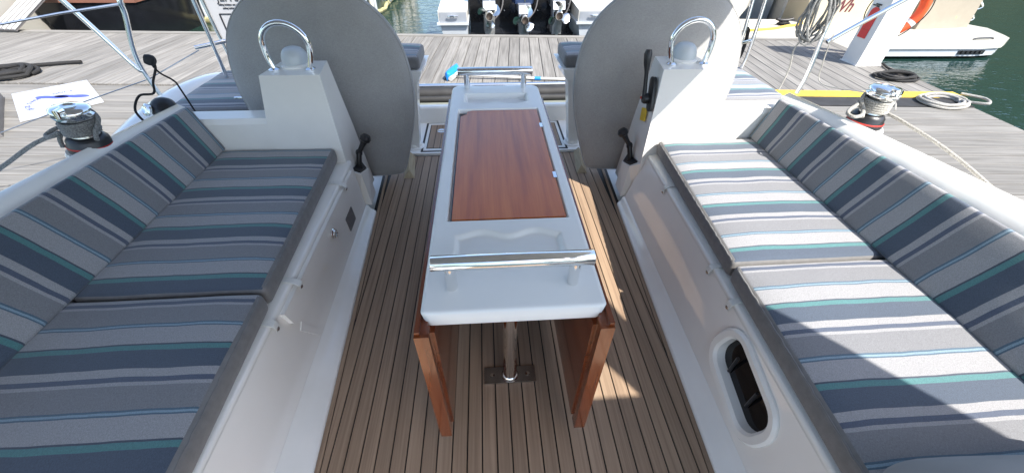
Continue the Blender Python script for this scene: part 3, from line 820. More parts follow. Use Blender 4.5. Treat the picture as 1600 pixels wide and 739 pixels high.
def back_map(s, y0, y1):
    def f(u, v, w):                       # u: bottom to top, w: thickness towards the cockpit
        y = y0+(y1-y0)*v
        t = max(0, min(1, (y-.3)/1.65))
        xt, zt = (1.575-.065*t*t, .735-.035*t)
        xb, zb = (1.437, .468)
        if s > 0: xt -= .012; xb -= .025-.02*t; zt -= .012
        nx_, nz_ = (zt-zb), -(xt-xb); L = math.hypot(nx_, nz_); nx_, nz_ = nx_/L, nz_/L
        x = xb+(xt-xb)*u+nx_*.085*(1-w); z = zb+(zt-zb)*u+nz_*.085*(1-w)
        y2 = y+.03*(u-.5)*0
        return (s*x, y2, z)
    return f
cushion('seat_cushion', 'striped blue seat cushion on the left bench next to the steering console', 'striped bench seat cushions', seat_map(-1, .905, 1.905), (.60, 1.0, .088), .019, (10, 26, 2), .012, .965, (1, 0, 0), seed=1)
cushion('seat_cushion', 'striped blue seat cushion at the near end of the left bench, lower left', 'striped bench seat cushions', seat_map(-1, -.45, .893), (.62, 1.34, .088), .019, (10, 34, 2), .012, .683, (1, 0, 0), seed=2)
cushion('seat_cushion', 'sunlit striped seat cushion on the right bench next to the steering console', 'striped bench seat cushions', seat_map(1, .938, 1.895), (.60, .957, .088), .019, (10, 26, 2), .012, 1.27, (-1, 0, 0), seed=3)
cushion('seat_cushion', 'striped seat cushion at the near end of the right bench, half in diagonal shadow', 'striped bench seat cushions', seat_map(1, -.45, .926), (.62, 1.37, .088), .019, (10, 34, 2), .012, .722, (-1, 0, 0), seed=4)
cushion('back_cushion', 'long striped backrest cushion in shade along the left coaming', 'striped backrest cushions', back_map(-1, -.45, 1.915), (.27, 2.36, .085), .013, (8, 54, 3), .004, 1.53, None, stripe_shear=-.35*0, seed=5, border=False)
cushion('back_cushion', 'long striped backrest cushion with sunlit top edge along the right coaming', 'striped backrest cushions', back_map(1, -.45, 1.90), (.27, 2.36, .085), .013, (8, 54, 3), .004, 1.53, None, seed=6, border=False)

# helm bench cushions, outer
def flat_map(x0, x1, y0, y1, z0, z1):
    return lambda u, v, w: (x0+(x1-x0)*u, y0+(y1-y0)*v, z0+(z1-z0)*w)
for s in (-1, 1):
    cushion('helm_cushion', 'striped blue cushion on the stern bench behind the %s steering wheel' % ('left' if s < 0 else 'right'), 'stern bench cushions',
            flat_map(s*1.48, s*(2.02 if s < 0 else 1.95), 2.36, 3.10, .412, .50), (.52, .76, .088), .028, (8, 16, 2), .012, 2.5, None, seed=8+s)

# ================================================================== small helm seats by the stern gate
for s in (-1, 1):
    t = thing('helm_stool', (s*.60, 2.72, .02), ('small helm seat with blue cushion on a white post, left of the stern gate' if s < 0 else 'small helm seat with blue cushion on a white post, right of the stern gate'), 'seat', 'folding helm seats')
    bm = NB(); P0 = [(s*.655, 2.70), (s*.585, 2.70), (s*.585, 2.79), (s*.655, 2.79)]; P1 = [(s*.625, 2.69), (s*.525, 2.69), (s*.525, 2.82), (s*.625, 2.82)]
    hexa(bm, [(x, y, .016) for x, y in P0]+[(x, y, .54) for x, y in P1]); obj('post', bm, 'gelcoat', t, bev=.012, seg=3)
    bm = NB(); P0 = [(s*.64, 2.67), (s*.515, 2.67), (s*.50, 2.98), (s*.64, 2.98)]; P1 = [(s*1.0, 2.665), (s*.478, 2.665), (s*.465, 3.02), (s*1.0, 3.02)]
    hexa(bm, [(x, y, .53) for x, y in P0]+[(x, y, .608) for x, y in P1]); obj('seat_pan', bm, 'gelcoat', t, bev=.012, seg=3)
    bm = NB(); lathe(bm, [(.07, 0), (.07, .006), (.055, .012), (.05, .03)], (s*.62, 2.745, .0165), n=20); obj('post_foot', bm, 'gelcoat', t)
    cushion('seat_pad', '', '', flat_map(s*.487, s*.98, 2.68, 3.0, .61, .695), (.49, .32, .085), .024, (8, 8, 2), .008, 2.90+(.0 if s < 0 else .03), None, seed=12+s, parent=t)

# ================================================================== winches with their sheets
def winch(s):
    base = Vector((-1.675, 1.52, .69)) if s < 0 else Vector((1.705, 1.57, .69))
    ax = Vector((.13, .03, 1)).normalized() if s < 0 else Vector((.03, .0, 1)).normalized()
    t = thing('winch', tuple(base), ('chrome topped black winch on the left coaming in shade' if s < 0 else 'chrome topped black winch on the right coaming in sun'), 'winch', 'sheet winches')
    K = .84
    _l, _t = lathe, tube
    def sl(bm, prof, c, a, n): return _l(bm, [(r*K, h*K) for r, h in prof], c, a, n)
    bm = NB(); sl(bm, [(.108, -.10), (.105, -.012), (.098, 0), (0, 0)], base, ax, 28); obj('winch_pad', bm, 'gelcoat', t)
    bm = NB(); sl(bm, [(.086, 0), (.086, .018), (.084, .022), (.084, .030), (.080, .036), (.078, .052), (.068, .066), (.058, .072)], base, ax, 32); obj('winch_base', bm, 'black_plastic', t)
    bm = NB(); sl(bm, [(.0855, .022), (.0865, .024), (.0865, .028), (.0855, .030)], base, ax, 32); obj('red_band', bm, 'red_ring', t)
    bm = NB(); sl(bm, [(.056, .07), (.052, .085), (.050, .12), (.054, .150)], base, ax, 28); obj('drum', bm, 'brushed', t)
    bm = NB(); sl(bm, [(.054, .150), (.070, .158), (.074, .164), (.074, .170), (.058, .176), (.056, .180), (.070, .184), (.075, .190), (.073, .200), (.060, .208), (.030, .212), (.024, .206), (.012, .206), (0, .206)], base, ax, 32); obj('self_tailer', bm, 'chrome', t, smooth=50)
    bm = NB(); p = base+ax*.178; q = Vector((-s*.3, -.95, 0)).normalized()
    tube(bm, [p+q*.055, p+q*.088+ax*.006, p+q*.09-ax*.016], [.012, .010, .008], 10); obj('feeder_arm', bm, 'chrome', t)
    # the sheet: five turns round the drum, one tail over the top jaw, one end leading away
    u = ax.orthogonal().normalized(); w = ax.cross(u); rr = .0075
    pts = []
    N = 5*18
    for i in range(N+1):
        a = 2*pi*i/18*(-s); h = (.084+.058*i/N)*K
        pts.append(base+ax*h+(u*cos(a)+w*sin(a))*(.062*K+.004*sin(i*.7)))
    first = pts[0]
    lead = [D(-3.6, 2.9, DZ+.05)] if False else None
    if s < 0: away = [base+Vector((-.13, -.02, .055)), base+Vector((-.30, -.10, -.03)), base+Vector((-.62, -.24, -.20))]
    else: away = [base+Vector((.10, -.10, .045)), base+Vector((.20, -.30, -.02)), base+Vector((.34, -.60, -.16))]
    tail = [pts[-1]+ax*.006, base+ax*.134+Vector((-s*.035, -.045, 0)), base+ax*.1485+Vector((s*.035, -.043, 0)), base+ax*.1485+Vector((s*.052, .02, 0)), base+ax*.146+Vector((.0, .056, 0)), base+ax*.12+Vector((-s*.066, .02, 0)), base+ax*.085+Vector((-s*.075, -.03, -.0)), base+ax*.06+Vector((-s*.085, -.055, 0))]
    bm = NB(); tube(bm, smooth_path(away[::-1]+[first], 5)[:-1]+pts+smooth_path([pts[-1]]+tail, 5)[1:], rr, 8)
    tag(obj('sheet_rope', bm, 'rope_grey' if s < 0 else 'rope_white'), ('grey rope wound round the winch on the left coaming' if s < 0 else 'off white rope wound round the winch on the right coaming'), 'rope', 'winch sheets')
    # second loose bight hanging on the drum
    bm = NB(); e = base+ax*.085
    lp = [e+Vector((-s*.07, -.02, 0)), e+Vector((-s*.10, -.06, -.01)), e+Vector((-s*.14, -.07, -.015)), e+Vector((-s*.155, -.045, -.01)), e+Vector((-s*.13, -.02, 0)), e+Vector((-s*.09, -.0, .01)), e+Vector((-s*.06, .03, .012))] if s > 0 else \
         [e+Vector((-.06, -.03, 0)), e+Vector((-.095, -.045, -.012)), e+Vector((-.115, -.03, -.01)), e+Vector((-.10, 0, 0)), e+Vector((-.075, .01, .0)), e+Vector((-.088, -.02, -.03)), e+Vector((-.092, -.03, -.065))]
    tube(bm, smooth_path(lp, 6), rr, 8)
    tag(obj('rope_bight', bm, 'rope_grey' if s < 0 else 'rope_white'), ('loose loop of grey rope hanging on the left winch' if s < 0 else 'loose loop of rope hanging on the right winch'), 'rope', 'loose rope loops')
winch(-1); winch(1)

# ================================================================== stern rails, lifelines
def rail(name, label, segs, r=.0125, mat='chrome', group='stainless stern rails'):
    t = thing(name, tuple(segs[0][0]), label, 'rail', group)
    for pts in segs:
        bm = NB(); tube(bm, smooth_path(pts, 6) if len(pts) > 2 else pts, r, 12); obj('tube', bm, mat, t)
    return t
rail('stern_rail', 'stainless stern rail with slanted brace, left of the black hanging lamp', [
    [(-2.33, 2.80, .40), (-2.335, 2.79, .66), (-2.25, 2.80, .93), (-2.22, 2.80, 1.02), (-2.1, 2.9, 1.2)],
    [(-2.34, 2.79, .60), (-2.36, 2.78, .62), (-2.42, 2.77, .77), (-2.50, 2.75, .98), (-2.62, 2.7, 1.3)]], .0145)
rail('pushpit_rail', 'pair of stainless tubes beside the white sign board, left of the grey cover', [
    [(-1.90, 2.90, .40), (-1.87, 2.88, .70), (-1.845, 2.86, 1.0), (-1.83, 2.86, 1.2)],
    [(-1.84, 2.98, .40), (-1.86, 2.98, .70), (-1.87, 2.98, 1.0), (-1.88, 2.98, 1.2)],
    [(-1.99, 2.87, .715), (-1.80, 3.0, .73)]], .013)
rail('stern_rail', 'stainless stern rail with brass coloured brace, right of the hanging rope coil', [
    [(2.32, 2.75, .38), (2.33, 2.75, .52), (2.30, 2.75, .78), (2.28, 2.76, .98), (2.22, 2.8, 1.06), (2.0, 3.0, 1.10)],
    [(2.345, 2.74, .74), (2.50, 2.72, .86), (2.75, 2.68, 1.05), (3.0, 2.64, 1.25)]], .0145)
rail('pushpit_rail', 'pair of thin stainless tubes just right of the grey wheel cover', [
    [(1.90, 2.95, .40), (1.93, 2.93, .58), (1.885, 2.9, 1.0), (1.86, 2.9, 1.25)],
    [(1.80, 2.86, .40), (1.79, 2.85, .70), (1.75, 2.83, 1.0), (1.73, 2.83, 1.2)],
    [(1.93, 2.95, .70), (1.78, 2.85, .71)]], .0125)
bm = NB(); tube(bm, [(-1.97, 2.87, .70), (-2.33, 2.79, .545), (-2.9, 2.62, .40), (-3.9, 2.3, .12)], .0035, 6)
tag(obj('lifeline', bm, 'brushed'), 'thin wire lifeline running across the left dock at rail height', 'wire', 'lifelines')
bm = NB(); tube(bm, [(-2.22, 2.80, .985), (-2.5, 2.66, .96), (-3.3, 2.3, .86), (-4.2, 1.9, .74)], [.008, .007, .0045, .0045], 8)
tag(obj('lifeline', bm, 'brushed'), 'upper wire lifeline with end fitting at the top left rail', 'wire', 'lifelines')
# hanging white line coil on the right rail
bm = NB(); c = Vector((2.17, 2.72, .93)); pts = []
for i in range(150):
    a = 2*pi*i/15; k = i/150
    w_ = .055+.03*sin(i*.37); h = .15+.03*cos(i*.21)
    pts.append(c+Vector((w_*cos(a)+.015*sin(i*.9), .03*sin(i*.5)-.02*cos(a), h*sin(a)-.02+.02*sin(i*.6))))
tube(bm, pts, .0065, 7)
tag(obj('rope_coil', bm, 'rope_grey'), 'coil of grey line hanging from the right stern rail', 'rope')
bm = NB(); tube(bm, smooth_path([(2.16, 2.72, .80), (2.13, 2.74, .70), (2.16, 2.74, .56), (2.14, 2.72, .42)], 6), .0055, 7)
tag(obj('rope_tail', bm, 'rope_white'), 'white line end hanging below the rope coil at the right stern rail', 'rope')
bm = NB(); tube(bm, smooth_path([(2.33, 2.70, .80), (2.36, 2.70, .62), (2.35, 2.6, .50), (2.10, 1.9, .69), (1.86, 1.60, .74)], 6), .004, 6)
tag(obj('flag_line', bm, 'rope_white'), 'thin white line dropping from the right rail brace to the winch', 'rope')
# black cable bundle by the thin right tubes
bm = NB(); pts = []
for i in range(70):
    a = 2*pi*i/12; pts.append(Vector((1.86+.035*cos(a)+.006*sin(i), 2.95+.01*sin(i*.7), .66+.12*sin(a)+.01*cos(i*.4))))
tube(bm, pts, .007, 6); tag(obj('cable_coil', bm, 'rope_black'), 'black cable coil hanging beside the right wheel cover', 'cable')
# horseshoe shaped black lamp with cable on the left
t = thing('stern_lamp', (-1.80, 2.0, .60), 'black rounded lamp housing with chrome lens and looped cable on the left coaming', 'lamp')
bm = NB()
for_ = [(-1.79, 2.0)]
lathe(bm, [(.05, -.05), (.058, -.03), (.058, .012), (.048, .03), (.03, .040), (0, .044)], (-1.70, 2.0, .655), (.25, -.55, .8), 24); obj('housing', bm, 'black_plastic', t)
bm = NB(); lathe(bm, [(.03, 0), (.03, .010), (.02, .016), (.010, .012), (0, .012)], (-1.745, 1.955, .668), (-.35, -.8, .5), 20); obj('lens', bm, 'chrome', t)
bm = NB(); tube(bm, smooth_path([(-1.79, 1.95, .60), (-1.82, 1.97, .66), (-1.80, 2.02, .715), (-1.74, 2.04, .72), (-1.725, 2.06, .77), (-1.69, 2.08, .83), (-1.685, 2.08, .865)], 6), .0055, 8); obj('cable', bm, 'rope_black', t)
bm = NB(); tube(bm, smooth_path([(-1.70, 2.08, .85), (-1.70, 2.10, .80), (-1.70, 2.16, .74), (-1.72, 2.2, .68), (-1.70, 2.2, .44)], 6), .0045, 8); obj('cable', bm, 'rope_black', t)
bm = NB(); lathe(bm, [(.014, -.026), (.024, -.018), (.026, 0), (.022, .014), (0, .020)], (-1.70, 2.08, .868), (-.9, -.2, .3), 18); obj('plug', bm, 'black_rubber', t)
# small chrome cleat rail behind the left bulkhead
bm = NB(); tube(bm, [(-1.60, 2.42, .545), (-1.36, 2.42, .545)], .008, 10); tube(bm, [(-1.53, 2.42, .43), (-1.53, 2.42, .542)], .008, 10)
tag(obj('towel_rail', bm, 'chrome'), 'small chrome T shaped rail beside the left steering console', 'rail')
bm = NB(); box(bm, -1.68, -1.30, 2.345, 2.372, .412, .455)
tag(obj('bench_slot', bm, 'black_plastic', bev=.004), 'narrow black slot at the foot of the left stern bench', 'slot')

# sign board lashed to the stern rail
t = thing('sign_board', (-1.93, 3.4, .30), 'white sign board with black lettering and boxed diagram behind the left wheel cover', 'sign')
bm = NB(); box(bm, -2.11, -1.40, 3.40, 3.415, .28, 1.08); obj('board', bm, 'board_white', t, bev=.003)
for a in ((-2.122, -2.108, .27, 1.09), (-1.402, -1.388, .27, 1.09)):
    bm = NB(); box(bm, a[0], a[1], 3.394, 3.42, a[2], a[3]); obj('frame_edge', bm, 'lettering_black', t, smooth=0)
pl_ = lambda x0, z0: (lambda c: Vector((x0+c.x, 3.397-c.z, z0+c.y)))
text_mesh('JEFFSON W', .075, 'lettering_black', pl_(-2.02, .895), 'lettering', t)
for k, (x0, x1, z) in enumerate(((-2.02, -1.72, .868), (-2.0, -1.76, .845))):
    text_mesh('sailing holidays and charter', .016, 'lettering_black', pl_(x0, z), 'small_print', t)
bm = NB()
for x0, x1, z0, z1 in ((-2.045, -1.80, .808, .814), (-2.048, -2.038, .68, .81), (-1.965, -1.945, .74, .81), (-2.045, -1.80, .68, .69), (-2.045, -1.86, .705, .710)):
    box(bm, x0, x1, 3.3955, 3.3995, z0, z1)
obj('diagram', bm, 'lettering_black', t, smooth=0)
bm = NB(); tube(bm, [(-1.99, 3.40, .5), (-1.87, 2.98, .5)], .008, 8); obj('bracket', bm, 'black_plastic', t)

# ================================================================== awning over the cockpit (out of the picture, throws the shade)
t = thing('bimini_awning', (0, 1.3, .4), 'grey canvas awning stretched over the cockpit above the view', 'awning')
def canvas(name, poly, hole=None, z=2.0):
    bm = NB(); v1 = [bm.verts.new((x, y, z)) for x, y in poly]; e = [bm.edges.new((v1[i], v1[(i+1) % len(v1)])) for i in range(len(v1))]
    if hole:
        v2 = [bm.verts.new((x, y, z)) for x, y in hole]; e += [bm.edges.new((v2[i], v2[(i+1) % len(v2)])) for i in range(len(v2))]
    bmesh.ops.triangle_fill(bm, edges=e, use_beauty=True)
    r_ = bmesh.ops.extrude_face_region(bm, geom=bm.faces[:]); bmesh.ops.translate(bm, verts=[g for g in r_['geom'] if isinstance(g, bmesh.types.BMVert)], vec=(0, 0, .004))
    return obj(name, bm, 'awning_cloth', t, smooth=0)
canvas('canopy', [(-1.93, -.2), (1.745, -.2), (1.66, .0), (1.64, .5), (1.665, .9), (1.71, 1.07), (1.74, 1.22), (1.92, 1.655), (1.93, 2.25), (-1.93, 2.25)])
bm = NB(); rws = []
for y in (-.95, -.1, .7, 1.5, 2.25):
    rws.append([(-1.93, y, 2.0), (-1.975, y, 1.96), (-2.02, y, 1.85), (-2.05, y, 1.65), (-2.06, y, 1.42)])
loft(bm, rws); r_ = bmesh.ops.extrude_face_region(bm, geom=bm.faces[:]); bmesh.ops.translate(bm, verts=[g for g in r_['geom'] if isinstance(g, bmesh.types.BMVert)], vec=(-.004, 0, .002))
obj('sky_light_flap', bm, 'awning_cloth', t)  # unseen flap, added to cut sky light on the left seats
canvas('spray_hood', [(-1.9, -.12), (1.66, -.12), (1.748, -.204), (2.165, -.715), (2.17, -.98), (-1.9, -.95)], [(1.705, -.571), (1.475, -.24), (1.455, -.573)], z=2.007)
for y in (-.2, 1.0, 2.2):
    for s_ in (-1,):
        bm = NB(); tube(bm, smooth_path([(s_*2.05, -.55, .42), (s_*2.02, -.55+(y+.55)*.3, .42+1.0*.62), (s_*1.9, -.55+(y+.55)*.85, 1.72), (s_*1.72, y, 1.975)], 6), .0125, 10); obj('bow', bm, 'chrome', t)
    bm = NB(); tube(bm, [(-1.72, y, 1.975), (1.66, y, 1.975)], .0125, 10); obj('bow', bm, 'chrome', t)

for s_ in (-1, 1):
    bm = NB(); tube(bm, smooth_path([(s_*2.10, -1.0, .42), (s_*2.08, -.97, 1.2), (s_*2.0, -.93, 1.8), (s_*1.8, -.9, 1.99)], 6), .0125, 10); obj('bow', bm, 'chrome', t)
# rolled grey canvas lying at the near end of the right bench
bm = NB(); secs = []
for i in range(22):
    k = i/21; x = .74+.62*k
    prof = math.sqrt(max(.02, 1-(2*k-1)**6))
    secs.append([(x+.02*sin(a*2), .085+.165*prof*cos(a)+.006*sin(7*a+k*5), .50+.145*prof*sin(a)*(1+.05*sin(9*k))+.004*sin(31*a)) for a in [2*pi*j/40 for j in range(40)]])
rw = loft(bm, secs, closed=True); bm.faces.new(rw[0][::-1]); bm.faces.new(rw[-1])
tag(obj('canvas_bundle', bm, 'canvas', smooth=70), 'rolled grey canvas lying on the right bench at the lower right corner', 'canvas')

# ================================================================== things on the docks
# service pillar with extinguisher sign
t = thing('service_pillar', (5.21, 5.28, DZ), 'white square service pillar with red extinguisher sign at the dock corner', 'pillar')
bm = NB(); box(bm, 5.04, 5.385, 5.14, 5.415, DZ+.001, .93); obj('shaft', bm, 'paint_white', t, bev=.02, seg=3)
bm = NB(); box(bm, 5.025, 5.40, 5.125, 5.43, DZ+.001, DZ+.012); obj('base_plate', bm, 'paint_white', t, bev=.003)
bm = NB(); hexa(bm, [(5.02, 5.12, .932), (5.405, 5.12, .932), (5.405, 5.435, .932), (5.02, 5.435, .932), (5.06, 5.16, 1.0), (5.365, 5.16, 1.0), (5.365, 5.395, 1.0), (5.06, 5.395, 1.0)]); obj('cap', bm, 'boat_grey', t, bev=.006)
X = 5.036
bm = NB(); ol = [(5.37, .12), (5.235, .12), (5.235, .42), (5.25, .455), (5.28, .475), (5.325, .475), (5.355, .455), (5.37, .42)]
prism(bm, [(X, y, z) for y, z in ol], (-.004, 0, 0)); sg = obj('extinguisher_sign', bm, 'red_sign', t, smooth=0)
bm = NB(); box(bm, X-.004, X, 5.28, 5.325, .478, .497); box(bm, X-.004, X, 5.255, 5.345, .50, .515); box(bm, X-.004, X, 5.335, 5.385, .485, .498); obj('sign_valve', bm, 'lettering_black', sg, smooth=0)
bm = NB()
for z in (.215, .335): box(bm, X-.0062, X-.0045, 5.255, 5.35, z, z+.012)
obj('sign_text', bm, 'red_ring', sg, smooth=0)
# lifebuoy hung on the far right side of the pillar
t = thing('lifebuoy', (5.62, 5.33, .08), 'orange lifebuoy ring with pale band hanging on the white pillar', 'lifebuoy')
bm = NB(); c = Vector((5.50, 5.46, .43)); n_ = Vector((.22, 1, 0)).normalized(); u_ = Vector((n_.y, -n_.x, 0)); w_ = Vector((0, 0, 1))
Rb, rb = .285, .06
pts = arc(c, u_, w_, Rb, 0, 2*pi, 48)[:-1]
tube(bm, pts, rb, 16, closed=True); obj('ring', bm, 'orange', t, smooth=60)
for a in (-.6, .97, 2.54, 4.1):
    bm = NB(); tube(bm, arc(c, u_, w_, Rb, a-.09, a+.09, 4), rb+.002, 16); obj('band', bm, 'reflective', t)
bm = NB(); pp_ = []
for i in range(49):
    a = 2*pi*i/48; k = Rb+rb+.012+.025*abs(sin(2*(a+.6)))
    pp_.append(c+u_*cos(a)*k+w_*sin(a)*k)
tube(bm, pp_, .007, 6); obj('grab_line', bm, 'rope_black', t)

def flat_coil(name, label, c, rx, ry, turns, r, mat, tail=None, seed=1, wob=.06):
    rng = random.Random(seed); pts = []
    N = turns*22
    for i in range(N+1):
        a = 2*pi*i/22; k = 1-.35*(i/N)+wob*sin(a*2.3+seed)+wob*.6*sin(a*.61)
        lay = (i//22) % 2
        pts.append(Vector(c)+Vector((cos(a)*rx*k+wob*.3*sin(a*.37), sin(a)*ry*k, r*(1.0+1.7*lay)+r*.8*abs(sin(a*1.5)))))
    if tail: pts = smooth_path([Vector(p) for p in tail]+[pts[0]], 6)[:-1]+pts
    bm = NB(); tube(bm, pts, r, 8)
    return tag(obj(name, bm, mat), label, 'rope', 'coiled mooring ropes')
flat_coil('mooring_rope', 'black mooring rope coiled flat on the dock in front of the white pillar', (5.20, 4.66, DZ), .29, .16, 4, .014, 'rope_black', [(5.45, 5.17, DZ+.02), (5.36, 4.95, DZ+.02), (5.42, 4.8, DZ+.02)], 3, .10)
flat_coil('mooring_rope', 'off white mooring rope coiled on the right finger dock by the yellow edge', (5.05, 3.86, DZ), .27, .20, 5, .014, 'rope_white', [(5.42, 4.02, DZ+.04), (5.55, 3.86, DZ+.04), (5.40, 3.70, DZ+.05)], 5, .05)
flat_coil('mooring_rope', 'black mooring rope coiled on the walkway at the far left', (-5.98, 5.25, DZ), .30, .24, 6, .022, 'rope_black', [(-5.42, 5.68, DZ+.03), (-5.62, 5.66, DZ+.025), (-5.9, 5.56, DZ+.03), (-6.3, 5.45, DZ+.03)], 7, .06)
# printed mat on the left dock
M4 = [Vector((-5.369, 4.598, 0)), Vector((-4.882, 5.024, 0)), Vector((-4.191, 4.322, 0)), Vector((-4.642, 3.85, 0))]
t = thing('deck_mat', (-4.77, 4.45, DZ+.002), 'white mat with blue shoe print and ring of lettering on the left dock', 'mat')
bm = NB(); prism(bm, [p+Vector((0, 0, DZ+.003)) for p in M4], (0, 0, .008)); obj('mat_sheet', bm, 'board_white', t, bev=.002)
ex = (M4[2]-M4[1]).normalized(); o_ = (M4[0]+M4[1]+M4[2]+M4[3])/4
ux = (M4[1]-M4[0]).normalized()
# the print reads from the boat side: letters run along +ux direction rotated
def mat_pt(a, b, z=0): return o_+ex*a+ux*b+Vector((0, 0, DZ+.0115+z))
bm = NB()
def sole_shape(bm, a0, b0, L, wd, rot):
    pts = []
    for i in range(28):
        q = 2*pi*i/28; x = cos(q)*L/2; y = sin(q)*wd/2*(1-.35*math.exp(-((x+.02)/.06)**2))
        pts.append(mat_pt(a0+x*cos(rot)-y*sin(rot), b0+x*sin(rot)+y*cos(rot)))
    prism(bm, pts, (0, 0, .002))
sole_shape(bm, -.07, -.03, .34, .10, .80); sole_shape(bm, .04, .12, .36, .10, .80); obj('shoe_print', bm, 'lettering_blue', t, smooth=0)
ring_t = 'DECK SHOES ONLY'
for i, ch in enumerate(ring_t):
    if ch == ' ': continue
    a = R(292) - R(128)*i/(len(ring_t)-1) ; rr_ = .28
    ca, cb = .12+cos(a)*rr_, .06+sin(a)*rr_
    def pl2(cc, a=a, ca=ca, cb=cb):
        x, y = cc.x-.02, cc.y; dx, dy = sin(a), -cos(a)
        return mat_pt(ca+x*dx+y*cos(a), cb+x*dy+y*sin(a), cc.z)
    text_mesh(ch, .062, 'lettering_blue', pl2, 'letter', t)
# white step box at the far left of the finger dock
t = thing('step_box', (-4.75, 3.3, DZ), 'white plastic step box with grey edge at the far left', 'box')
bm = NB(); hexa(bm, [(-5.4, 3.0, DZ+.001), (-4.62, 3.5, DZ+.001), (-5.42, 4.42, DZ+.001), (-6.2, 3.9, DZ+.001), (-5.38, 3.02, -.07), (-4.68, 3.5, -.07), (-5.42, 4.36, -.07), (-6.15, 3.9, -.07)]); obj('body', bm, 'white_plastic', t, bev=.03, seg=3)
bm = NB(); hexa(bm, [(-4.60, 3.50, DZ+.001), (-4.53, 3.54, DZ+.001), (-5.36, 4.50, DZ+.001), (-5.42, 4.45, DZ+.001), (-4.60, 3.50, -.12), (-4.53, 3.54, -.12), (-5.36, 4.50, -.12), (-5.42, 4.45, -.12)]); obj('edge_trim', bm, 'plate_grey', t)
# deck brush lying on the walkway behind the table
t = thing('deck_brush', (-.45, 4.95, DZ+.002), 'blue deck brush with white pole lying on the walkway behind the table', 'brush')
bm = NB(); c = Vector((-.47, 4.98, DZ+.055)); secs = []
for i in range(9):
    k = -1+2*i/8; p = c+Vector((.055*k, .17*k, 0)); w2 = .055*math.sqrt(max(.05, 1-k**4))
    secs.append([p+Vector((w2*cos(a)*.95, -w2*cos(a)*.3, .05*sin(a))) for a in [2*pi*j/14 for j in range(14)]])
rw = loft(bm, secs, closed=True); bm.faces.new(rw[0][::-1]); bm.faces.new(rw[-1]); obj('brush_head', bm, 'blue_plastic', t, smooth=60)
bm = NB(); secs = []
for i in range(9):
    k = -1+2*i/8; p = c+Vector((.055*k+.045, .16*k-.02, -.025)); w2 = .03
    secs.append([p+Vector((w2*cos(a), -w2*.3*cos(a), .028*sin(a))) for a in [2*pi*j/12 for j in range(12)]])
rw = loft(bm, secs, closed=True); bm.faces.new(rw[0][::-1]); bm.faces.new(rw[-1]); obj('bristles', bm, 'white_plastic', t, smooth=60)
bm = NB(); tube(bm, [(-.43, 4.90, DZ+.055), (.55, 4.79, DZ+.025), (1.5, 4.69, DZ+.018)], .0155, 12); obj('pole', bm, 'white_plastic', t)
bm = NB(); tube(bm, [(.555, 4.79, DZ+.025), (.63, 4.782, DZ+.0245)], .022, 12); obj('pole_lock', bm, 'blue_plastic', t)
# yellow hose and a black cleat on the quay
bm = NB(); tube(bm, smooth_path([D(4.0, 7.35, DZ+.02), D(4.5, 7.5, DZ+.02), D(4.9, 7.72, DZ+.02), D(5.15, 7.8, DZ+.03), D(5.3, 8.1, DZ+.02)], 6), .022, 8)
tag(obj('hose', bm, 'rope_yellow'), 'yellow hose lying on the pale quay at the upper right', 'hose')
t = thing('dock_cleat', tuple(D(4.85, 7.85, DZ)), 'black dock cleat with cable ends on the pale quay at the upper right', 'cleat')
bm = NB(); p = D(4.85, 7.85, DZ); tube(bm, smooth_path([p+Vector((-.16, 0, .10)), p+Vector((-.06, 0, .08)), p+Vector((.06, 0, .08)), p+Vector((.16, 0, .10))], 4), .022, 10)
obj('horn', bm, 'black_plastic', t); bm = NB(); lathe(bm, [(.07, 0), (.06, .02), (.03, .05), (.03, .08)], p, n=14); obj('foot', bm, 'black_plastic', t)
flat_coil('cable_end', 'black cable knotted round the dock cleat at the upper right', tuple(p), .10, .08, 4, .014, 'rope_black', None, 9, .12)

# ================================================================== boats beyond the walkway
# --- motor boat with three outboards
t = thing('outboard_boat', (.65, 9.0, WZ), 'white and black motor boat with three silver outboard legs behind the walkway', 'boat')
def quarter(x0, x1, inner):
    """white stern quarter with sloped end, dark rubbing strake, cleat"""
    bm = NB(); y0 = 7.36
    P = [(x0, y0+.02, -.10), (x1, y0+.02, -.10), (x1, 9.6, -.10), (x0, 9.6, -.10), (x0, y0, .075), (x1, y0, .075), (x1, 9.6, .16), (x0, 9.6, .16)]
    hexa(bm, P); q = obj('stern_quarter', bm, 'boat_white', t, bev=.018, seg=3)
    bm = NB(); hexa(bm, [(x0+.02, y0+.014, -.098), (x1-.02, y0+.014, -.098), (x1-.02, y0+.03, -.098), (x0+.02, y0+.03, -.098), (x0+.02, y0-.004, .058), (x1-.02, y0-.004, .058), (x1-.02, y0+.02, .058), (x0+.02, y0+.02, .058)]); obj('aft_panel', bm, 'panel_grey', t)
    bm = NB(); box(bm, x0-.03, x1+.012, y0-.02, 9.6, -.135, -.101); obj('rubbing_strake', bm, 'boat_grey', t, bev=.01)
    bm = NB(); hexa(bm, [(x0+.15, y0+.10, WZ-.1), (x1-.03, y0+.10, WZ-.1), (x1-.03, 9.6, WZ-.1), (x0+.15, 9.6, WZ-.1), (x0+.02, y0+.03, -.136), (x1-.01, y0+.03, -.136), (x1-.01, 9.6, -.136), (x0+.02, 9.6, -.136)])
    obj('hull', bm, 'boat_grey', t, bev=.01)
    bm = NB(); xc = (x0+x1)/2 if inner > 0 else x0+.28
    tube(bm, smooth_path([(xc-.09, y0-.025, .0), (xc-.04, y0-.035, .006), (xc+.04, y0-.035, .006), (xc+.09, y0-.025, 0)], 4), .011, 10)
    tube(bm, [(xc-.02, y0+.0, .004), (xc-.02, y0-.035, .006)], .010, 8); tube(bm, [(xc+.02, y0+.0, .004), (xc+.02, y0-.035, .006)], .010, 8)
    obj('cleat', bm, 'chrome', t)
quarter(-.82, -.32, 1); quarter(1.60, 2.45, -1)
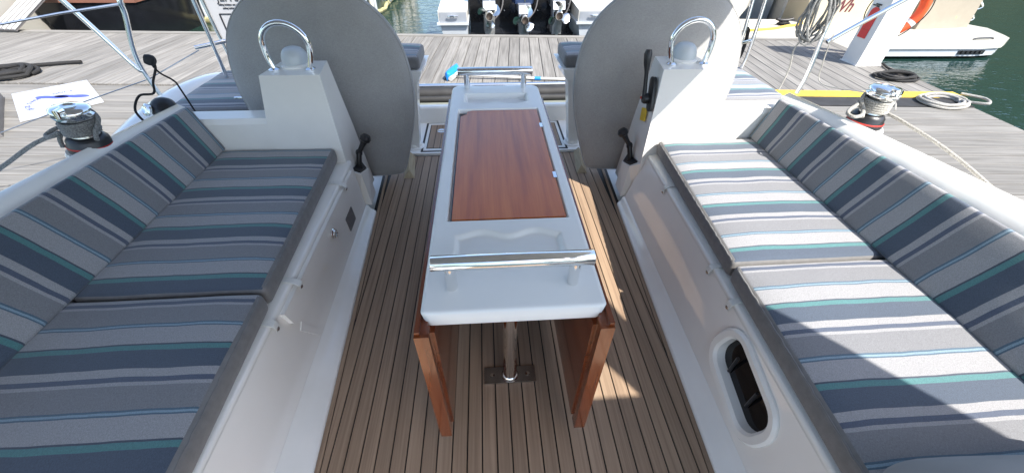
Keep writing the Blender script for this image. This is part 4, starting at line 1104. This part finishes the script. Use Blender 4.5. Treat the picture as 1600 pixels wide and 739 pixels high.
bm = NB(); box(bm, -.30, 1.585, 8.05, 9.6, WZ-.1, .55); obj('transom', bm, 'black_hull', t, bev=.03)
bm = NB(); box(bm, -.30, 1.585, 7.62, 8.045, WZ-.1, -.33); obj('engine_bracket', bm, 'black_hull', t, bev=.03)
for k, (ex_, ez) in enumerate(((.055, -.02), (.675, -.085), (1.272, -.02))):
    bm = NB(); P = [(ex_-.085, 7.60), (ex_+.085, 7.60), (ex_+.10, 7.76), (ex_-.10, 7.76)]
    hexa(bm, [(x, y, ez-.33) for x, y in P]+[(x, y, ez+.10) for x, y in P]); lg = obj('gear_leg', bm, 'silver_alloy', t, bev=.025, seg=3)
    bm = NB(); P = [(ex_-.105, 7.48), (ex_+.105, 7.48), (ex_+.12, 7.9), (ex_-.12, 7.9)]
    hexa(bm, [(x, y, ez+.085) for x, y in P]+[(x, y+.05, ez+.205) for x, y in P]); obj('anode_plate', bm, 'silver_alloy', t, bev=.012)
    bm = NB(); lathe(bm, [(.078, .33), (.082, .12), (.074, .02), (.068, 0), (.056, .0), (.052, .06), (0, .08)], (ex_, 7.40, ez), (0, 1, 0), 24); pr = obj('prop_hub', bm, 'prop_steel', t)
    bm = NB(); lathe(bm, [(.051, 0), (.0, .001)], (ex_, 7.455, ez), (0, 1, 0), 20); obj('exhaust', bm, 'soot', pr)
    for b_ in range(3):
        a0 = 2*pi*b_/3+.5+k*.55
        bm = NB(); secs = []
        for i in range(9):
            q = i/8; r_ = .06+.15*q; wch = .95*math.sqrt(max(.0, 1-(q*.98)**3.0))*(.75+.25*q)+.05
            top, bot = [], []
            for j in range(9):
                c_ = -1+2*j/8; an = a0+c_*wch*.62+.18*q; yy = 7.50+c_*wch*.085
                th_ = .007*(1-c_*c_)*(1.2-q)+.001
                top.append((ex_+cos(an)*r_, yy-th_, ez+sin(an)*r_)); bot.append((ex_+cos(an)*r_, yy+th_, ez+sin(an)*r_))
            secs.append(top+bot[::-1])
        rw = loft(bm, secs, closed=True); bm.faces.new(rw[-1]); bm.faces.new(rw[0][::-1])
        obj('blade', bm, 'prop_steel', pr, smooth=50)
    bm = NB(); P = [(ex_-.022, 7.52), (ex_+.022, 7.52), (ex_+.022, 7.70), (ex_-.022, 7.70)]
    hexa(bm, [(x, y+.06, ez-.36) for x, y in P]+[(x, y, ez-.07) for x, y in P]); obj('skeg', bm, 'silver_alloy', t, bev=.008)
    bm = NB(); P = [(ex_-.15, 7.85), (ex_+.15, 7.85), (ex_+.20, 8.05), (ex_-.20, 8.05)]
    hexa(bm, [(x, y-.1, ez+.19) for x, y in P]+[(x*1.0, y+.0, .95) for x, y in P]); obj('engine_leg', bm, 'navy_hull', t, bev=.05, seg=3)
    bm = NB(); tube(bm, smooth_path([(ex_-.24, 7.92, .75), (ex_-.21, 7.86, .35), (ex_-.13, 7.82, .12), (ex_-.02, 7.82, .06)], 5), .018, 8); obj('hose_loop', bm, 'black_plastic', t)
    bm = NB(); tube(bm, smooth_path([(ex_+.24, 7.92, .75), (ex_+.26, 7.86, .25), (ex_+.22, 7.84, .0), (ex_+.10, 7.84, -.15)], 5), .012, 8); obj('hose_loop', bm, 'plate_grey', t)
    bm = NB(); tube(bm, [(ex_+.03, 7.83, .8), (ex_+.02, 7.76, ez+.22)], .014, 10); obj('tilt_ram', bm, 'chrome', t)
    bm = NB()
    for yy, zz, dx in ((7.93, .15, .30), (7.95, .05, .28), (7.93, -.05, .31)):
        lathe(bm, [(.010, 0), (.010, .01), (0, .012)], (ex_+dx-.02, 8.045, zz), (0, -1, 0), 10)
    obj('bolt', bm, 'chrome', t)
# --- white motor yacht to the right with swim platform
t = thing('motor_cruiser', (8.2, 8.5, WZ), 'cream motor cruiser with wide swim platform at the upper right', 'boat')
bm = NB(); ol = [(5.75, 7.02), (7.1, 6.86), (8.9, 6.80), (9.35, 6.86), (9.60, 7.02), (9.72, 7.22), (9.95, 7.75), (9.8, 8.2), (5.9, 8.2)]
prism(bm, [(x, y, -.47) for x, y in ol], (0, 0, .12)); sp_ = obj('swim_platform', bm, 'boat_white', t, bev=.025, seg=3)
bm = NB(); prism(bm, [(x*.985+.11, y+.03, -.60) for x, y in ol], (0, 0, .125)); obj('platform_base', bm, 'boat_grey', t, bev=.015)
bm = NB(); P = [(5.9, 7.60), (8.15, 7.72), (8.15, 8.6), (5.9, 8.6)]
hexa(bm, [(x, y, -.349) for x, y in P]+[(x, y+.10, .75) for x, y in P]); obj('transom', bm, 'boat_cream', t, bev=.03, seg=3)
bm = NB(); hexa(bm, [(8.35, 7.68, -.349), (9.55, 7.80, -.349), (9.75, 10.5, -.349), (8.35, 10.5, -.349), (8.5, 7.78, .9), (9.45, 7.85, .9), (9.7, 10.5, .9), (8.5, 10.5, .9)]); obj('stern_wing', bm, 'wing_shaded', t, bev=.08, seg=4)
bm = NB(); hexa(bm, [(5.9, 8.2, WZ-.2), (9.75, 8.2, WZ-.2), (9.9, 15, WZ-.2), (5.9, 15, WZ-.2), (5.8, 8.21, .6), (9.8, 8.21, .6), (10.0, 15, .9), (5.8, 15, .9)]); obj('hull', bm, 'boat_white', t, bev=.05)
for x, z in ((8.92, -.16), (9.13, -.17)):
    bm = NB(); lathe(bm, [(.035, 0), (.035, .012), (.02, .016), (0, .012)], (x, 7.735+(x-8.35)*.06, z), (0, -1, 0), 14); obj('skin_fitting', bm, 'black_plastic' if x < 9 else 'moss', t)
bm = NB(); tube(bm, smooth_path([(8.78, 6.93, -.34), (8.86, 6.93, -.325), (9.12, 6.95, -.325), (9.2, 6.96, -.34)], 4), .012, 8); obj('grab_handle', bm, 'black_plastic', t)
bm = NB()
for i in range(5): lathe(bm, [(.03, 0), (.028, .02), (0, .022)], (8.62+i*.09, 6.83+.0*i, -.535), (0, -1, 0), 12)
box(bm, 8.55, 9.05, 6.826, 6.835, -.57, -.50); obj('step_lights', bm, 'dark_pane', t)
bm = NB()
for i in range(6): tube(bm, smooth_path([(9.54+.01*i, 7.86, -.25+i*.2), (9.62+.01*i, 7.84, -.20+i*.2), (9.55+.01*i, 7.86, -.12+i*.2)], 4), .013, 8)
obj('ladder_rungs', bm, 'chrome', t)
text_mesh('Wh', .27, 'lettering_dark', lambda c: Vector((6.40+c.x, 7.605+.053*(.50+c.x)+.0905*(c.y+.30)-.006-c.z, -.03+c.y)), 'lettering', t, shear=.35)
# --- white bow by the right wheel cover and slate hull behind the quay
t = thing('white_boat', (4.2, 8.0, WZ), 'white boat hull seen just right of the right wheel cover', 'boat')
bm = NB(); secs = []
for y, w2, zt in ((6.98, .10, .75), (7.15, .45, .75), (7.5, .75, .78), (8.3, .95, .85), (10.5, 1.05, .9)):
    secs.append([(4.05-w2, y, zt), (4.05-w2*.9, y+.05, .1), (4.05-w2*.3, y+.35, WZ-.1), (4.05+w2*.3, y+.35, WZ-.1), (4.05+w2*.9, y+.05, .1), (4.05+w2, y, zt)])
rw = loft(bm, secs, closed=True); bm.faces.new(rw[0][::-1]); obj('hull', bm, 'boat_white', t, smooth=40)
bm = NB(); loft(bm, [[(4.05-w2*1.01-.01, y-.01, .42), (4.05-w2*1.01-.01, y-.01, .46)] for y, w2 in ((6.98, .10), (7.15, .45), (7.5, .75), (8.3, .95), (10.5, 1.05))]); obj('stripe', bm, 'navy_hull', t)
t = thing('slate_boat', (6.2, 9.5, WZ), 'slate blue boat hull behind the pale quay at the upper right', 'boat')
bm = NB(); hexa(bm, [(5.35, 8.75, WZ-.1), (5.75, 8.45, WZ-.1), (5.85, 14, WZ-.1), (5.2, 14, WZ-.1), (4.9, 8.75, .8), (5.72, 8.35, .8), (5.75, 14, .9), (4.8, 14, .9)]); obj('hull', bm, 'slate_hull', t, bev=.05)
bm = NB(); hexa(bm, [(4.95, 8.72, .15), (5.80, 8.34, .15), (5.80, 8.38, .15), (4.95, 8.76, .15), (4.92, 8.70, .22), (5.80, 8.32, .22), (5.80, 8.38, .22), (4.92, 8.76, .22)]); obj('rubbing_strake', bm, 'navy_hull', t)
# --- far left: white boat with ribbed gangway, dark boat with brown topsides
t = thing('gangway', (-7.75, 7.9, DZ), 'ribbed aluminium gangway resting on the walkway edge at the far left', 'gangway')
a0, a1 = Vector((-7.86, 7.40, DZ+.02)), Vector((-7.55, 8.55, .42)); dr = (a1-a0); sx = Vector((.19, -.03, 0))
bm = NB(); hexa(bm, [a0-sx, a0+sx, a1+sx, a1-sx]+[p+Vector((0, -.015, .03)) for p in (a0-sx, a0+sx, a1+sx, a1-sx)]); obj('deck', bm, 'plate_grey', t)
for k in range(5):
    f = -1+2*k/4; bm = NB(); tube(bm, [a0+sx*f*.96+Vector((0, -.02, .038)), a1+sx*f*.96+Vector((0, -.02, .038))], .018, 8); obj('rib', bm, 'white_plastic', t)
t = thing('white_boat', (-9.2, 8.6, WZ), 'white boat hull at the far left beyond the gangway', 'boat')
bm = NB(); hexa(bm, [(-12, 7.75, WZ-.1), (-8.25, 7.75, WZ-.1), (-8.6, 12, WZ-.1), (-12, 12, WZ-.1), (-12, 7.6, .7), (-8.05, 7.6, .7), (-8.4, 12, .8), (-12, 12, .8)]); obj('hull', bm, 'boat_white', t, bev=.08, seg=3)
bm = NB(); box(bm, -12, -8.05, 7.575, 7.70, -.13, -.09); obj('rubbing_strake', bm, 'boat_grey', t, bev=.01)
t = thing('dark_boat', (-6.4, 8.9, WZ), 'black boat hull with brown topsides behind the walkway at the upper left', 'boat')
bm = NB(); hexa(bm, [(-8.0, 8.45, WZ-.1), (-6.35, 8.40, WZ-.1), (-6.4, 13, WZ-.1), (-8.0, 13, WZ-.1), (-8.05, 8.3, .07), (-6.25, 8.25, .07), (-6.3, 13, .07), (-8.05, 13, .07)]); obj('hull', bm, 'black_hull', t, bev=.05)
bm = NB(); hexa(bm, [(-8.05, 8.28, .072), (-6.23, 8.23, .072), (-6.3, 13, .072), (-8.05, 13, .072), (-8.1, 8.2, .6), (-6.15, 8.15, .6), (-6.3, 13, .7), (-8.1, 13, .7)]); obj('topsides', bm, 'brown_hull', t, bev=.03)
t = thing('mossy_pontoon', (-5.9, 12, WZ), 'mossy green pontoon side in the water behind the walkway at the upper left', 'pontoon')
bm = NB(); box(bm, -7.2, -4.95, 10.2, 16, WZ-.3, .35); obj('side', bm, 'green_hull', t, bev=.03)
bm = NB(); tube(bm, [(-7.2, 10.17, WZ+.05), (-6.6, 10.16, WZ+.06), (-6.0, 10.17, WZ+.04), (-4.9, 10.17, WZ+.05), (-4.92, 12, WZ+.05), (-4.92, 16, WZ+.05)], [.05, .09, .06, .07, .06, .05], 10); obj('weed_line', bm, 'moss', t)
for i in range(12):
    bm = NB(); lathe(bm, [(.035, WZ), (.04, .34)], (-7.1+i*.19+.03*sin(i*5), 10.17, 0), n=10); obj('pile', bm, 'boat_grey' if i % 3 else 'moss', t)
# --- green hulled boat whose side is mirrored in the water
t = thing('green_boat', (-3.6, 12, WZ), 'dark green boat hull hung with pale fenders, mirrored in the water', 'boat')
bm = NB(); hexa(bm, [(-4.8, 8.6, WZ-.1), (-2.65, 8.6, WZ-.1), (-2.65, 17, WZ-.1), (-4.8, 17, WZ-.1), (-4.9, 8.5, .45), (-2.5, 8.5, .45), (-2.5, 17, .45), (-4.9, 17, .45)]); obj('hull', bm, 'green_hull', t, bev=.04)
bm = NB(); hexa(bm, [(-4.9, 8.5, .452), (-2.5, 8.5, .452), (-2.5, 17, .452), (-4.9, 17, .452), (-4.9, 8.55, 1.15), (-2.48, 8.55, 1.15), (-2.48, 17, 1.15), (-4.9, 17, 1.15)]); obj('topsides', bm, 'boat_cream', t, bev=.04)
rng = random.Random(4)
for i in range(16):
    y = 8.75+i*.5+rng.uniform(-.12, .12); bm = NB(); z0 = -.45+rng.uniform(-.1, .15); r_ = rng.uniform(.03, .07)
    lathe(bm, [(.01, z0-.02), (r_, z0+.05), (r_, z0+.5), (.012, z0+.58), (.012, .55)], (-2.55+r_, y, 0), n=12); obj('fender', bm, 'boat_white' if rng.random() < .55 else 'boat_grey', t)
bm = NB(); pts = []
for i in range(22): pts.append((-2.60+.03*sin(i*1.7), 8.8+i*.33, WZ+.05+.03*sin(i*2.3)))
tube(bm, pts, .05, 8); obj('weed_line', bm, 'moss', t)

# render defaults
S.render.engine = 'CYCLES'
